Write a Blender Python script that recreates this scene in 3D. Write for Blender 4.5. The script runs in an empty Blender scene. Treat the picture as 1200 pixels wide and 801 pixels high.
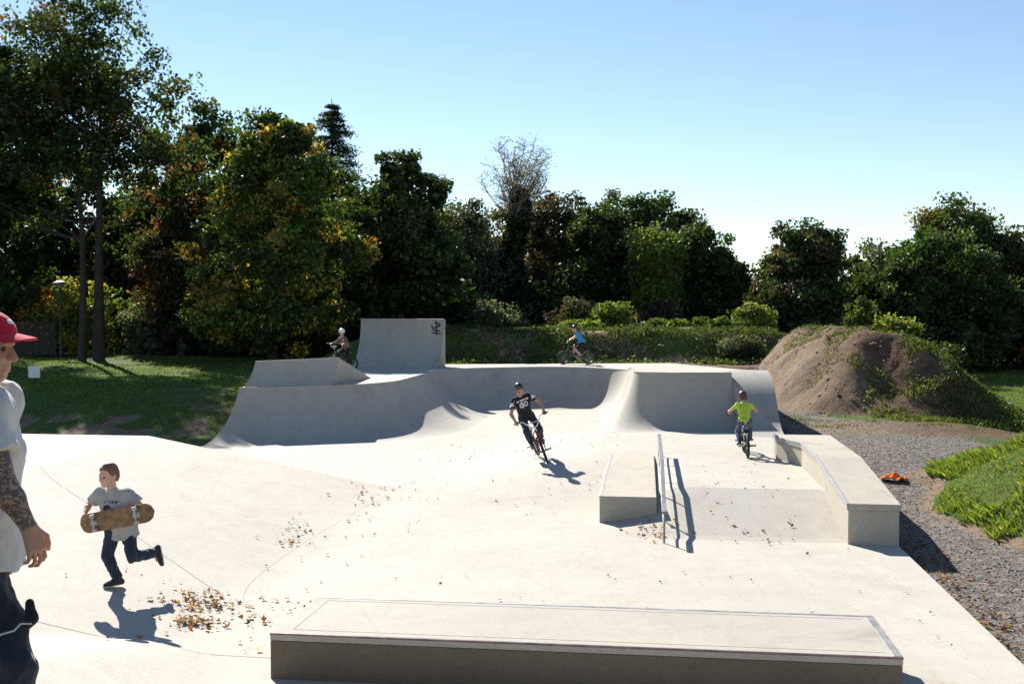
import bpy, bmesh, math, random
import numpy as np
from mathutils import Vector, Matrix
from math import radians as R

rng = np.random.default_rng(7)
random.seed(7)
scene = bpy.context.scene
COL = scene.collection

# ------------------------------------------------------------------ camera, sky, sun, exposure
cam_d = bpy.data.cameras.new('camera'); cam = bpy.data.objects.new('camera', cam_d); COL.objects.link(cam)
cam_d.sensor_width = 36.0; cam_d.lens = 36.0 * 1250 / 1200
cam_d.clip_start = 0.05; cam_d.clip_end = 3000
cam.location = (0, 0, 3.2)
cam.rotation_euler = (R(90) - math.atan(43.5 / 1250), 0, 0)
scene.camera = cam

SUN_EL, SUN_AZ = R(36.5), R(-28)          # azimuth from +Y, negative = to the left
world = bpy.data.worlds.new('World'); scene.world = world; world.use_nodes = True
wn = world.node_tree.nodes; wl = world.node_tree.links
bg = wn['Background']
sky = wn.new('ShaderNodeTexSky'); sky.sky_type = 'NISHITA'; sky.sun_disc = False
sky.sun_elevation = SUN_EL; sky.sun_rotation = SUN_AZ
sky.altitude = 150; sky.air_density = 0.9; sky.dust_density = 0.0; sky.ozone_density = 1.1
wl.new(sky.outputs[0], bg.inputs[0]); bg.inputs[1].default_value = 0.073

sun_d = bpy.data.lights.new('sun', 'SUN'); sun = bpy.data.objects.new('sun', sun_d); COL.objects.link(sun)
sun_d.energy = 5.0; sun_d.angle = R(0.53); sun_d.color = (1.0, 0.95, 0.87)
sdir = Vector((math.sin(SUN_AZ) * math.cos(SUN_EL), math.cos(SUN_AZ) * math.cos(SUN_EL), math.sin(SUN_EL)))
sun.rotation_euler = sdir.to_track_quat('Z', 'Y').to_euler()
sun.location = (-20, 40, 40)

vs = scene.view_settings
vs.view_transform = 'Standard'; vs.look = 'None'; vs.gamma = 1.0; vs.use_curve_mapping = False
vs.exposure = 1.07
scene.cycles.max_bounces = 6; scene.cycles.diffuse_bounces = 3; scene.cycles.transmission_bounces = 4
scene.cycles.transparent_max_bounces = 6; scene.cycles.caustics_reflective = False; scene.cycles.caustics_refractive = False

# ------------------------------------------------------------------ helpers
def sst(a, b, x):
    t = np.clip((np.asarray(x, dtype=float) - a) / (b - a), 0, 1)
    return t * t * (3 - 2 * t)

def _hash(ix, iy, iz, seed):
    n = (ix * 374761393 + iy * 668265263 + iz * 1274126177 + seed * 974634777) & 0xffffffff
    n = ((n ^ (n >> 13)) * 1274126177) & 0xffffffff
    return ((n ^ (n >> 16)) & 0xffff) / 65535.0

def vnoise(x, y, z=0.0, seed=0):
    x, y, z = np.broadcast_arrays(np.asarray(x, float), np.asarray(y, float), np.asarray(z, float))
    ix, iy, iz = np.floor(x).astype(np.int64), np.floor(y).astype(np.int64), np.floor(z).astype(np.int64)
    fx, fy, fz = x - ix, y - iy, z - iz
    fx = fx * fx * (3 - 2 * fx); fy = fy * fy * (3 - 2 * fy); fz = fz * fz * (3 - 2 * fz)
    out = 0
    for dx in (0, 1):
        for dy in (0, 1):
            for dz in (0, 1):
                w = (fx if dx else 1 - fx) * (fy if dy else 1 - fy) * (fz if dz else 1 - fz)
                out = out + w * _hash(ix + dx, iy + dy, iz + dz, seed)
    return out * 2 - 1

def fbm(x, y, z=0.0, oct=4, seed=0):
    a, s, out = 1.0, 1.0, 0
    for o in range(oct):
        out = out + a * vnoise(np.asarray(x) * s, np.asarray(y) * s, np.asarray(z) * s, seed + o)
        a *= 0.5; s *= 2.03
    return out

def link(o, parent=None):
    COL.objects.link(o)
    if parent is not None: o.parent = parent
    return o

def tag(o, label=None, cat=None, group=None, kind=None):
    if label: o['label'] = label
    if cat: o['category'] = cat
    if group: o['group'] = group
    if kind: o['kind'] = kind
    return o

def empty(name, loc=(0, 0, 0), rot=(0, 0, 0), label=None, cat=None, group=None):
    o = bpy.data.objects.new(name, None); o.empty_display_size = 0.2
    link(o); o.location = loc; o.rotation_euler = rot
    return tag(o, label, cat, group)

def np_mesh(name, verts, faces, mat=None, parent=None, smooth=True, cols=None, sharp=None):
    """verts (n,3); faces (m,k) array with k the same for all."""
    verts = np.asarray(verts, np.float32); faces = np.asarray(faces, np.int32)
    me = bpy.data.meshes.new(name)
    me.vertices.add(len(verts)); me.vertices.foreach_set('co', verts.ravel())
    m, k = faces.shape
    me.loops.add(m * k); me.loops.foreach_set('vertex_index', faces.ravel())
    me.polygons.add(m)
    me.polygons.foreach_set('loop_start', np.arange(0, m * k, k, dtype=np.int32))
    me.polygons.foreach_set('loop_total', np.full(m, k, np.int32))
    if smooth: me.polygons.foreach_set('use_smooth', np.ones(m, bool))
    me.update(calc_edges=True)
    if cols is not None:
        ca = me.color_attributes.new('Col', 'FLOAT_COLOR', 'POINT')
        c4 = np.ones((len(verts), 4), np.float32); c4[:, :3] = cols
        ca.data.foreach_set('color', c4.ravel())
    if sharp is not None: me.set_sharp_from_angle(angle=R(sharp))
    if mat: me.materials.append(mat)
    return link(bpy.data.objects.new(name, me), parent)

class MB:
    """collects shapes of one part"""
    def __init__(s): s.v = []; s.f = []
    def raw(s, v, f):
        o = len(s.v); s.v += [tuple(p) for p in v]; s.f += [tuple(i + o for i in q) for q in f]; return s
    def box(s, x0, x1, y0, y1, z0, z1):
        v = [(x0,y0,z0),(x1,y0,z0),(x1,y1,z0),(x0,y1,z0),(x0,y0,z1),(x1,y0,z1),(x1,y1,z1),(x0,y1,z1)]
        return s.raw(v, [(3,2,1,0),(4,5,6,7),(0,1,5,4),(1,2,6,5),(2,3,7,6),(3,0,4,7)])
    def hexa(s, v):
        return s.raw(v, [(3,2,1,0),(4,5,6,7),(0,1,5,4),(1,2,6,5),(2,3,7,6),(3,0,4,7)])
    def tube(s, pts, rad, n=8, closed=False, caps=True):
        pts = [Vector(p) for p in pts]; m = len(pts)
        if not hasattr(rad, '__len__'): rad = [rad] * m
        up = None; rings = []
        for i, p in enumerate(pts):
            if closed: t = (pts[(i + 1) % m] - pts[i - 1])
            else: t = pts[min(i + 1, m - 1)] - pts[max(i - 1, 0)]
            t.normalize()
            if up is None:
                up = Vector((0, 0, 1)) if abs(t.z) < 0.9 else Vector((1, 0, 0))
            a = up - t * up.dot(t)
            if a.length < 1e-4: a = t.orthogonal()
            a.normalize(); b = t.cross(a); up = a
            rings.append([p + (a * math.cos(k * 2 * math.pi / n) + b * math.sin(k * 2 * math.pi / n)) * rad[i] for k in range(n)])
        o = len(s.v)
        for r_ in rings: s.v += [tuple(q) for q in r_]
        for i in range(m if closed else m - 1):
            j = (i + 1) % m
            for k in range(n):
                k2 = (k + 1) % n
                s.f.append((o + i*n + k, o + i*n + k2, o + j*n + k2, o + j*n + k))
        if caps and not closed:
            s.f.append(tuple(o + k for k in range(n))[::-1]); s.f.append(tuple(o + (m-1)*n + k for k in range(n)))
        return s
    def lathe(s, prof, n=24, axis='z', c=(0, 0, 0)):
        o = len(s.v)
        for (r_, h) in prof:
            for k in range(n):
                a = 2 * math.pi * k / n; x, y = r_ * math.cos(a), r_ * math.sin(a)
                p = (x, y, h) if axis == 'z' else ((x, h, y) if axis == 'y' else (h, x, y))
                s.v.append((p[0] + c[0], p[1] + c[1], p[2] + c[2]))
        for i in range(len(prof) - 1):
            for k in range(n):
                k2 = (k + 1) % n
                s.f.append((o+i*n+k, o+i*n+k2, o+(i+1)*n+k2, o+(i+1)*n+k))
        return s
    def build(s, name, mat, parent=None, smooth=None, bevel=0, seg=2):
        me = bpy.data.meshes.new(name); me.from_pydata(s.v, [], s.f)
        bm = bmesh.new(); bm.from_mesh(me)
        bmesh.ops.recalc_face_normals(bm, faces=bm.faces)
        if bevel:
            bmesh.ops.bevel(bm, geom=list(bm.edges), offset=bevel, segments=seg, affect='EDGES', profile=0.5, clamp_overlap=True)
        bm.to_mesh(me); bm.free()
        if smooth is not None:
            me.polygons.foreach_set('use_smooth', np.ones(len(me.polygons), bool)); me.set_sharp_from_angle(angle=R(smooth))
        if mat: me.materials.append(mat)
        return link(bpy.data.objects.new(name, me), parent)

# ------------------------------------------------------------------ materials
def mat_new(name):
    m = bpy.data.materials.new(name); m.use_nodes = True
    return m, m.node_tree.nodes, m.node_tree.links, m.node_tree.nodes['Principled BSDF']

def nd(n, t, **kw):
    o = n.new(t)
    for k, v in kw.items():
        if k in o.inputs: o.inputs[k].default_value = v
        else: setattr(o, k, v)
    return o

def noise(n, l, scale, detail=4, rough=0.55, vec=None, dist=0.0):
    t = nd(n, 'ShaderNodeTexNoise'); t.inputs['Scale'].default_value = scale; t.inputs['Detail'].default_value = detail
    t.inputs['Roughness'].default_value = rough; t.inputs['Distortion'].default_value = dist
    if vec is not None: l.new(vec, t.inputs['Vector'])
    return t.outputs['Fac']

def ramp(n, l, fac, stops):
    r_ = nd(n, 'ShaderNodeValToRGB'); e = r_.color_ramp.elements
    e[0].position, e[0].color = stops[0][0], (*stops[0][1], 1); e[1].position, e[1].color = stops[-1][0], (*stops[-1][1], 1)
    for p, c in stops[1:-1]:
        q = e.new(p); q.color = (*c, 1)
    l.new(fac, r_.inputs[0]); return r_.outputs[0]

def mix(n, l, fac, a, b, mode='MIX'):
    m = nd(n, 'ShaderNodeMix', data_type='RGBA', blend_type=mode)
    for s, val in ((0, fac), (6, a), (7, b)):
        if hasattr(val, 'links'): l.new(val, m.inputs[s])
        elif s == 0: m.inputs[0].default_value = val
        else: m.inputs[s].default_value = (*val, 1)
    return m.outputs[2]

def bump(n, l, h, strength, dist, normal=None):
    b = nd(n, 'ShaderNodeBump'); b.inputs['Strength'].default_value = strength; b.inputs['Distance'].default_value = dist
    l.new(h, b.inputs['Height'])
    if normal: l.new(normal, b.inputs['Normal'])
    return b.outputs[0]

def objvec(n, l, scale=(1, 1, 1), obj=True):
    tc = nd(n, 'ShaderNodeTexCoord'); mp = nd(n, 'ShaderNodeMapping'); mp.inputs['Scale'].default_value = scale
    l.new(tc.outputs['Object'], mp.inputs[0]); return mp.outputs[0]

def concrete(name, base=(0.44, 0.405, 0.35), var=0.16, stain=(0.25, 0.21, 0.16), stain_amt=0.45, streak=(1, 1, 1)):
    m, n, l, p = mat_new(name)
    v = objvec(n, l); vs_ = objvec(n, l, streak)
    big = noise(n, l, 0.32, 5, 0.6, v, 0.3); mid = noise(n, l, 2.6, 6, 0.65, vs_, 0.2); fine = noise(n, l, 55, 3, 0.7, v)
    lo = tuple(c * (1 - var) for c in base); hi = tuple(min(1, c * (1 + var * .7)) for c in base)
    c1 = ramp(n, l, big, [(0.3, lo), (0.7, hi)])
    c2 = ramp(n, l, mid, [(0.3, tuple(c * .86 for c in base)), (0.7, tuple(c * 1.1 for c in base))])
    c = mix(n, l, 0.5, c1, c2)
    sp = ramp(n, l, fine, [(0.3, (0.8, 0.8, 0.8)), (0.62, (1.04, 1.04, 1.04))])
    c = mix(n, l, 1.0, c, sp, 'MULTIPLY')
    sm = noise(n, l, 0.9, 7, 0.7, vs_, 0.6)
    smf = ramp(n, l, sm, [(0.55, (0, 0, 0)), (0.78, (stain_amt,) * 3)])
    c = mix(n, l, smf, c, stain)
    # thin dark scuffs left by wheels
    ws = noise(n, l, 1.1, 3, 0.5, objvec(n, l, (1.0, 0.25, 1)), 2.2)
    wf = ramp(n, l, ws, [(0.488, (0, 0, 0)), (0.5, (0.13, 0.13, 0.13)), (0.512, (0, 0, 0))])
    c = mix(n, l, wf, c, (0.16, 0.15, 0.14))
    w2 = noise(n, l, .55, 3, .5, objvec(n, l, (.35, 1.0, 1)), 3.0)
    c = mix(n, l, ramp(n, l, w2, [(0.492, (0, 0, 0)), (0.5, (0.12, 0.12, 0.12)), (0.508, (0, 0, 0))]), c, (0.2, 0.18, 0.16))
    pt = noise(n, l, 7, 5, .7, v, .5)
    c = mix(n, l, ramp(n, l, pt, [(0.62, (0, 0, 0)), (0.72, (0.3, 0.3, 0.3))]), c, tuple(q * .62 for q in base))
    l.new(c, p.inputs['Base Color']); p.inputs['Roughness'].default_value = 0.82
    p.inputs['Specular IOR Level'].default_value = 0.35
    l.new(bump(n, l, fine, 0.12, 0.004, bump(n, l, mid, 0.12, 0.02)), p.inputs['Normal'])
    return m

def plain(name, col, rough=0.6, metal=0.0, nscale=30, nvar=0.15, bmp=0.0, spec=0.5, coat=0.0):
    m, n, l, p = mat_new(name)
    v = objvec(n, l); f = noise(n, l, nscale, 4, 0.6, v)
    c = ramp(n, l, f, [(0.3, tuple(c * (1 - nvar) for c in col)), (0.7, tuple(min(1, c * (1 + nvar)) for c in col))])
    l.new(c, p.inputs['Base Color']); p.inputs['Roughness'].default_value = rough; p.inputs['Metallic'].default_value = metal
    p.inputs['Specular IOR Level'].default_value = spec; p.inputs['Coat Weight'].default_value = coat
    if bmp: l.new(bump(n, l, f, bmp, 0.01), p.inputs['Normal'])
    return m

def cloth(name, col, var=0.12, scale=9, printcol=None, rough=0.9):
    m, n, l, p = mat_new(name)
    v = objvec(n, l); f = noise(n, l, scale, 5, 0.6, v, 0.4); w = noise(n, l, 240, 2, 0.6, v)
    c = ramp(n, l, f, [(0.3, tuple(c * (1 - var) for c in col)), (0.7, tuple(min(1, c * (1 + var)) for c in col))])
    c = mix(n, l, 0.25, c, ramp(n, l, w, [(0.3, tuple(c * .6 for c in col)), (0.7, tuple(min(1, c * 1.3) for c in col))]))
    if printcol:
        at = nd(n, 'ShaderNodeAttribute', attribute_name='Col'); se = nd(n, 'ShaderNodeSeparateColor'); l.new(at.outputs[0], se.inputs[0])
        c = mix(n, l, se.outputs[0], c, printcol)
    l.new(c, p.inputs['Base Color']); p.inputs['Roughness'].default_value = rough; p.inputs['Specular IOR Level'].default_value = 0.2
    p.inputs['Sheen Weight'].default_value = 0.15
    l.new(bump(n, l, f, 0.25, 0.02), p.inputs['Normal'])
    return m

def skin_mat(name, col, tattoo=False):
    m, n, l, p = mat_new(name)
    v = objvec(n, l); f = noise(n, l, 14, 4, 0.6, v)
    c = ramp(n, l, f, [(0.3, tuple(a * b for a, b in zip(col, (0.93, 0.84, 0.8)))), (0.7, col)])
    if tattoo:
        at = nd(n, 'ShaderNodeAttribute', attribute_name='Col'); se = nd(n, 'ShaderNodeSeparateColor'); l.new(at.outputs[0], se.inputs[0])
        t = noise(n, l, 17, 4, 0.5, v, 2.6)
        tf = ramp(n, l, t, [(0.42, (0, 0, 0)), (0.47, (1, 1, 1)), (0.57, (1, 1, 1)), (0.62, (0.25, 0.25, 0.25))])
        mm = nd(n, 'ShaderNodeMath', operation='MULTIPLY'); l.new(tf, mm.inputs[0]); l.new(se.outputs[0], mm.inputs[1])
        m2 = nd(n, 'ShaderNodeMath', operation='MULTIPLY'); l.new(mm.outputs[0], m2.inputs[0]); m2.inputs[1].default_value = 0.85
        c = mix(n, l, m2.outputs[0], c, (0.035, 0.04, 0.045))
    l.new(c, p.inputs['Base Color']); p.inputs['Roughness'].default_value = 0.5
    p.inputs['Subsurface Weight'].default_value = 0.12; p.inputs['Subsurface Radius'].default_value = (0.02, 0.008, 0.005)
    p.inputs['Subsurface Scale'].default_value = 0.5
    l.new(bump(n, l, noise(n, l, 240, 3, 0.7, v), 0.25, 0.004), p.inputs['Normal'])
    return m

def leaf_mat(name, trans=0.46):
    m = bpy.data.materials.new(name); m.use_nodes = True; n, l = m.node_tree.nodes, m.node_tree.links
    n.remove(n['Principled BSDF']); out = n['Material Output']
    at = nd(n, 'ShaderNodeAttribute', attribute_name='Col')
    d = nd(n, 'ShaderNodeBsdfDiffuse'); t = nd(n, 'ShaderNodeBsdfTranslucent'); g = nd(n, 'ShaderNodeBsdfGlossy')
    g.inputs['Roughness'].default_value = 0.45; g.inputs['Color'].default_value = (0.7, 0.75, 0.7, 1)
    l.new(at.outputs[0], d.inputs[0])
    tc = mix(n, l, 1.0, at.outputs[0], (1.5, 1.35, 0.7), 'MULTIPLY'); l.new(tc, t.inputs[0])
    m1 = nd(n, 'ShaderNodeMixShader'); m1.inputs[0].default_value = trans; l.new(d.outputs[0], m1.inputs[1]); l.new(t.outputs[0], m1.inputs[2])
    m2 = nd(n, 'ShaderNodeMixShader'); m2.inputs[0].default_value = 0.03; l.new(m1.outputs[0], m2.inputs[1]); l.new(g.outputs[0], m2.inputs[2])
    l.new(m2.outputs[0], out.inputs[0]); return m

def bark_mat(name, col):
    m, n, l, p = mat_new(name)
    v = objvec(n, l, (1, 1, 0.25)); f = noise(n, l, 9, 5, 0.65, v, 0.4)
    l.new(ramp(n, l, f, [(0.35, tuple(c * .45 for c in col)), (0.65, col)]), p.inputs['Base Color'])
    p.inputs['Roughness'].default_value = 0.9; l.new(bump(n, l, f, 0.7, 0.05), p.inputs['Normal'])
    return m

M = {}
M['concrete'] = concrete('light trowelled concrete')
M['concrete_ramp'] = concrete('ramp concrete', (0.385, 0.36, 0.318), 0.22, (0.2, 0.165, 0.12), 0.6, (1.4, 1.4, 0.5))  # coloured darker than the floor concrete to deepen shade on the walls
M['concrete_ledge'] = concrete('ledge concrete', (0.42, 0.38, 0.315), 0.22, (0.19, 0.145, 0.09), 0.75, (1, 1, 0.6))
M['joint'] = plain('joint sealant', (0.345, 0.315, 0.275), 0.9)
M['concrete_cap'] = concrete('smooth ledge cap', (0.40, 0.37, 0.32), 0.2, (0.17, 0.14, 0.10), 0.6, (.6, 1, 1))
M['concrete_shaded'] = concrete('shade-darkened ledge face', (0.15, 0.125, 0.09), 0.25, (0.08, 0.06, 0.04), 0.7, (1, 1, 2))  # shade of the front ledge face is put into this dark base colour
M['steel_dark'] = plain('rust-dark steel edge', (0.16, 0.12, 0.12), 0.45, 0.7, 8, 0.4)
M['chalk'] = plain('chalk', (0.72, 0.7, 0.66), 0.95)
M['steel'] = plain('galvanised steel', (0.36, 0.36, 0.355), 0.55, 0.45, 20, 0.3)
M['rail_steel'] = plain('weathered rail steel', (0.20, 0.20, 0.205), 0.5, 0.5, 14, 0.35)
M['steel_worn'] = plain('worn steel edge', (0.30, 0.29, 0.28), 0.5, 0.4, 6, 0.4)
M['leaf'] = leaf_mat('tree leaves'); M['grass'] = leaf_mat('grass blades', 0.42); M['dryleaf'] = leaf_mat('fallen leaves', 0.35)
M['bark'] = bark_mat('brown bark', (0.055, 0.044, 0.034)); M['bark_pale'] = bark_mat('pale bark', (0.26, 0.235, 0.2))
M['paint_black'] = plain('black spray paint', (0.02, 0.02, 0.022), 0.6)
M['rubber'] = plain('black rubber', (0.018, 0.018, 0.018), 0.75)
M['white_board'] = plain('white sign board', (0.78, 0.79, 0.8), 0.5)
M['dark_metal'] = plain('dark painted metal', (0.03, 0.033, 0.032), 0.45, 0.3)
M['dark_wood'] = plain('weathered dark wood', (0.055, 0.045, 0.036), 0.85, 0, 12, 0.4, 0.3)
M['chrome'] = plain('chrome', (0.72, 0.73, 0.75), 0.15, 1.0)
M['hair'] = plain('brown hair', (0.075, 0.04, 0.02), 0.6, 0, 90, 0.5, 0.5)
M['white_plastic'] = plain('white helmet shell', (0.75, 0.76, 0.78), 0.28, coat=0.3)
M['eye'] = plain('eye', (0.03, 0.025, 0.02), 0.2)
M['sole'] = plain('pale shoe sole', (0.55, 0.53, 0.5), 0.8)

# ------------------------------------------------------------------ park frame (turned 7.1 degrees from the view axis)
PA = R(7.1); PC, PS = math.cos(PA), math.sin(PA)
def uv2w(u, v): return (u * PC + v * PS, -u * PS + v * PC)
def w2uv(x, y): return (x * PC - y * PS, x * PS + y * PC)

def floor_z(u, v):
    u = np.asarray(u, float); v = np.asarray(v, float)
    s = -4.3 - u
    lb = 0.19 * np.minimum(0.5 * (s + np.sqrt(s * s + 0.12)), 4.5 + 0 * s)
    lb = lb * (1 - np.clip((v - 18.1) / 0.55, 0, 1)) * (u < -2.6) * np.clip((-2.6 - u) / 0.8, 0, 1)
    foot = 8.45 + 1.2 * sst(-3.2, -4.6, u)
    t = foot - v
    fb = np.minimum(0.285 * 0.5 * (t + np.sqrt(t * t + 0.03)), 1.37) - 0.285 * 0.5 * 0.02
    fb = np.maximum(fb, 0) * (v < foot + 1.5)
    lin = np.clip((v - 14.75) / 1.75, 0, 1); lin = lin + 0.0 * u
    W1 = sst(-0.75, 0.55, u) * lin
    W2 = sst(-4.2, -0.6, u) * sst(16.3, 20.3, v)
    pl = 0.4 * np.maximum(W1, W2) * (1 - sst(22.5, 27.5, v) * sst(1.2, -1.2, u))
    return np.maximum(np.maximum(lb, fb), pl)

# ------------------------------------------------------------------ terrain
SA, SB = np.array((10.6, 36.0)), np.array((10.4, 31.0))
def mound_h(x, y):
    ab = SB - SA; t = np.clip(((x - SA[0]) * ab[0] + (y - SA[1]) * ab[1]) / (ab @ ab), 0, 1)
    dx, dy = x - SA[0] - t * ab[0], y - SA[1] - t * ab[1]
    d = np.sqrt((dx * np.where(dx < 0, 1.05 + .4 * sst(30.5, 27, y), .92)) ** 2 + (dy * np.where(dy < 0, .86, .98)) ** 2) + 0.35 * vnoise(x * .7, y * .7, 0, 5)
    return 2.55 * (1 - sst(0.4, 4.5, d))
def bump_h(x, y):
    d = np.sqrt(((x - 9.35) / 3.05) ** 2 + ((y - 16.3) / 4.2) ** 2) + 0.06 * vnoise(x, y, 0, 9)
    return 1.3 * (1 - sst(0.1, 1.0, d))
def ground_z(x, y):
    x = np.asarray(x, float); y = np.asarray(y, float)
    u, v = w2uv(x, y)
    z = -0.15 + 0.04 * fbm(x * .5, y * .5, 0, 3, 1)
    lawn = (0.85 * sst(25.0, 28.8, y) + .22 * sst(30, 46, y)) * sst(-5, -8.5, x) + 0.08 * fbm(x * .35, y * .35, 0, 3, 2) * sst(-8, -10, x)
    back = 1.25 * sst(34.6, 36.6, y) * sst(-12, -5.5, x) * sst(15, 9, x)
    berm = 1.14 * sst(37.8, 39.7, y) * (1 - 0.7 * sst(42, 49, y)) * sst(-8.5, -4.5, x) * sst(16, 10, x)
    berm = berm * (1 + 0.07 * fbm(x * .6, y * .6, 0, 3, 3))
    apron = 0.45 * sst(16.8, 21.5, v) * sst(2.9, 3.3, u) * sst(14, 10, x) * sst(36, 30, y)
    z = z + np.maximum(lawn, back) + berm + apron
    mh = mound_h(x, y)
    z = np.maximum(z, -0.15 + mh) + 0.15 * sst(0.2, 1.2, mh) * (fbm(x * 1.2, y * 1.2, 0, 5, 4) + .55 * np.abs(fbm(x * 3.1, y * 3.1, 0, 3, 14))) * (1 - .4 * sst(10.6, 8.6, x))
    z = z + bump_h(x, y)
    # the gravel apron stays low beside the concrete, the soil under slabs lies deeper
    near = sst(1.2, 0.0, u - 3.36) * sst(30, 24, v)
    z = z * (1 - near) + (-0.15 + apron + 0.015 * vnoise(x * 3, y * 3)) * near
    under = ((u < 3.2) & (u > -12.6) & (v < 17.9)) | ((u < 2.8) & (u > -9.7) & (v < 26))
    z = np.where(under, -0.45, z)
    bowl = (x > -6.3) & (x < 5.7) & (y > 22) & (y < 35.2)
    z = np.where(bowl, -0.5, z)
    far = sst(90, 240, np.hypot(x, y - 20))
    return z * (1 - far)

def geo(a, b, n): return list(np.geomspace(a, b, n))
xs = np.unique(np.round(np.concatenate([-np.array(geo(34, 700, 12)), np.arange(-33, -13, .45), np.arange(-13, 17, .13), np.arange(17, 34, .4), geo(34, 700, 12)]), 4))
ys = np.unique(np.round(np.concatenate([-np.array(geo(2, 120, 6)), np.arange(-1, 11, .5), np.arange(11, 42, .14), np.arange(42, 70, .55), geo(70, 800, 14)]), 4))
GX, GY = np.meshgrid(xs, ys, indexing='ij'); GZ = ground_z(GX, GY)
nx, ny = GX.shape
gu, gv = w2uv(GX, GY)
mh = mound_h(GX, GY); bh = bump_h(GX, GY)
nz1 = fbm(GX * .55, GY * .55, 0, 4, 11); nz2 = fbm(GX * 1.7, GY * 1.7, 0, 3, 12)
# what covers the soil: r = grass, g = gravel, b = bare dirt and left-slope shade put in as soil
gravel = sst(-1.0, 0.1, gu - 3.36) * sst(28.5, 25.5, GY + 0.6 * nz1) * sst(11.5, 8.0, GX + .5 * nz1) * (1 - sst(0.02, 0.10, bh + .04 * nz2)) * (1 - sst(.5, 1.1, mh + .25 * nz2))
gravel = np.maximum(gravel, sst(5.4, 5.9, GX) * sst(9.5, 7.6, GX + .5 * nz1) * sst(22, 24, GY) * sst(38, 34, GY))
gravel = np.maximum(gravel, sst(35.2, 35.6, GY) * sst(38.3, 37.2, GY + .5 * nz2) * sst(-4, -3, GX) * sst(9, 8, GX))
dirt = sst(.25, .6, mh + .2 * nz2) * sst(13.2, 11.6, GX + 1.0 * nz1 + 0.35 * (GY - 31)) * (1 - 0.45 * sst(.5, .7, nz1 * .6 + nz2 * .4))
dirt = np.maximum(dirt, sst(.01, .05, bh) * sst(.16, .08, bh + .08 * nz1) * .8)
dirt = np.maximum(dirt, sst(27.5, 26, GY) * sst(22, 24, GY) * sst(6, 7, GX) * .55)
dirt = np.maximum(dirt, 0.6 * sst(.40, .65, nz1) * sst(36.8, 37.6, GY) * sst(44, 40, GY) * sst(-6, -4, GX) * sst(11, 9, GX))
dirt = np.maximum(dirt, .95 * sst(-.35, .1, nz2 + .4 * nz1) * sst(22, 25, GY) * sst(31, 27.5, GY) * sst(-5, -7, GX))  # soil tone laid on the left lawn slope to stand in for its shade
dirt = np.maximum(dirt, .95 * sst(46.2, 46.6, GY + .2 * nz1) * sst(47.9, 47.5, GY + .2 * nz1) * sst(-9, -12, GX))
cols = np.stack([np.clip(1 - np.maximum(gravel, dirt), 0, 1), gravel, dirt], -1).reshape(-1, 3)
idx = np.arange(nx * ny).reshape(nx, ny)
quads = np.stack([idx[:-1, :-1], idx[1:, :-1], idx[1:, 1:], idx[:-1, 1:]], -1)
cx, cy = (GX[:-1, :-1] + GX[1:, 1:]) / 2, (GY[:-1, :-1] + GY[1:, 1:]) / 2
reg = np.zeros(cx.shape, int)
reg[(mound_h(cx, cy) > 0.35) & (cy < 38.5)] = 1
reg[(cy > 37.0) & (cy < 47) & (cx > -8.5) & (cx < 15.5) & (reg == 0)] = 2
reg[bump_h(cx, cy) > 0.05] = 3

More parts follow.
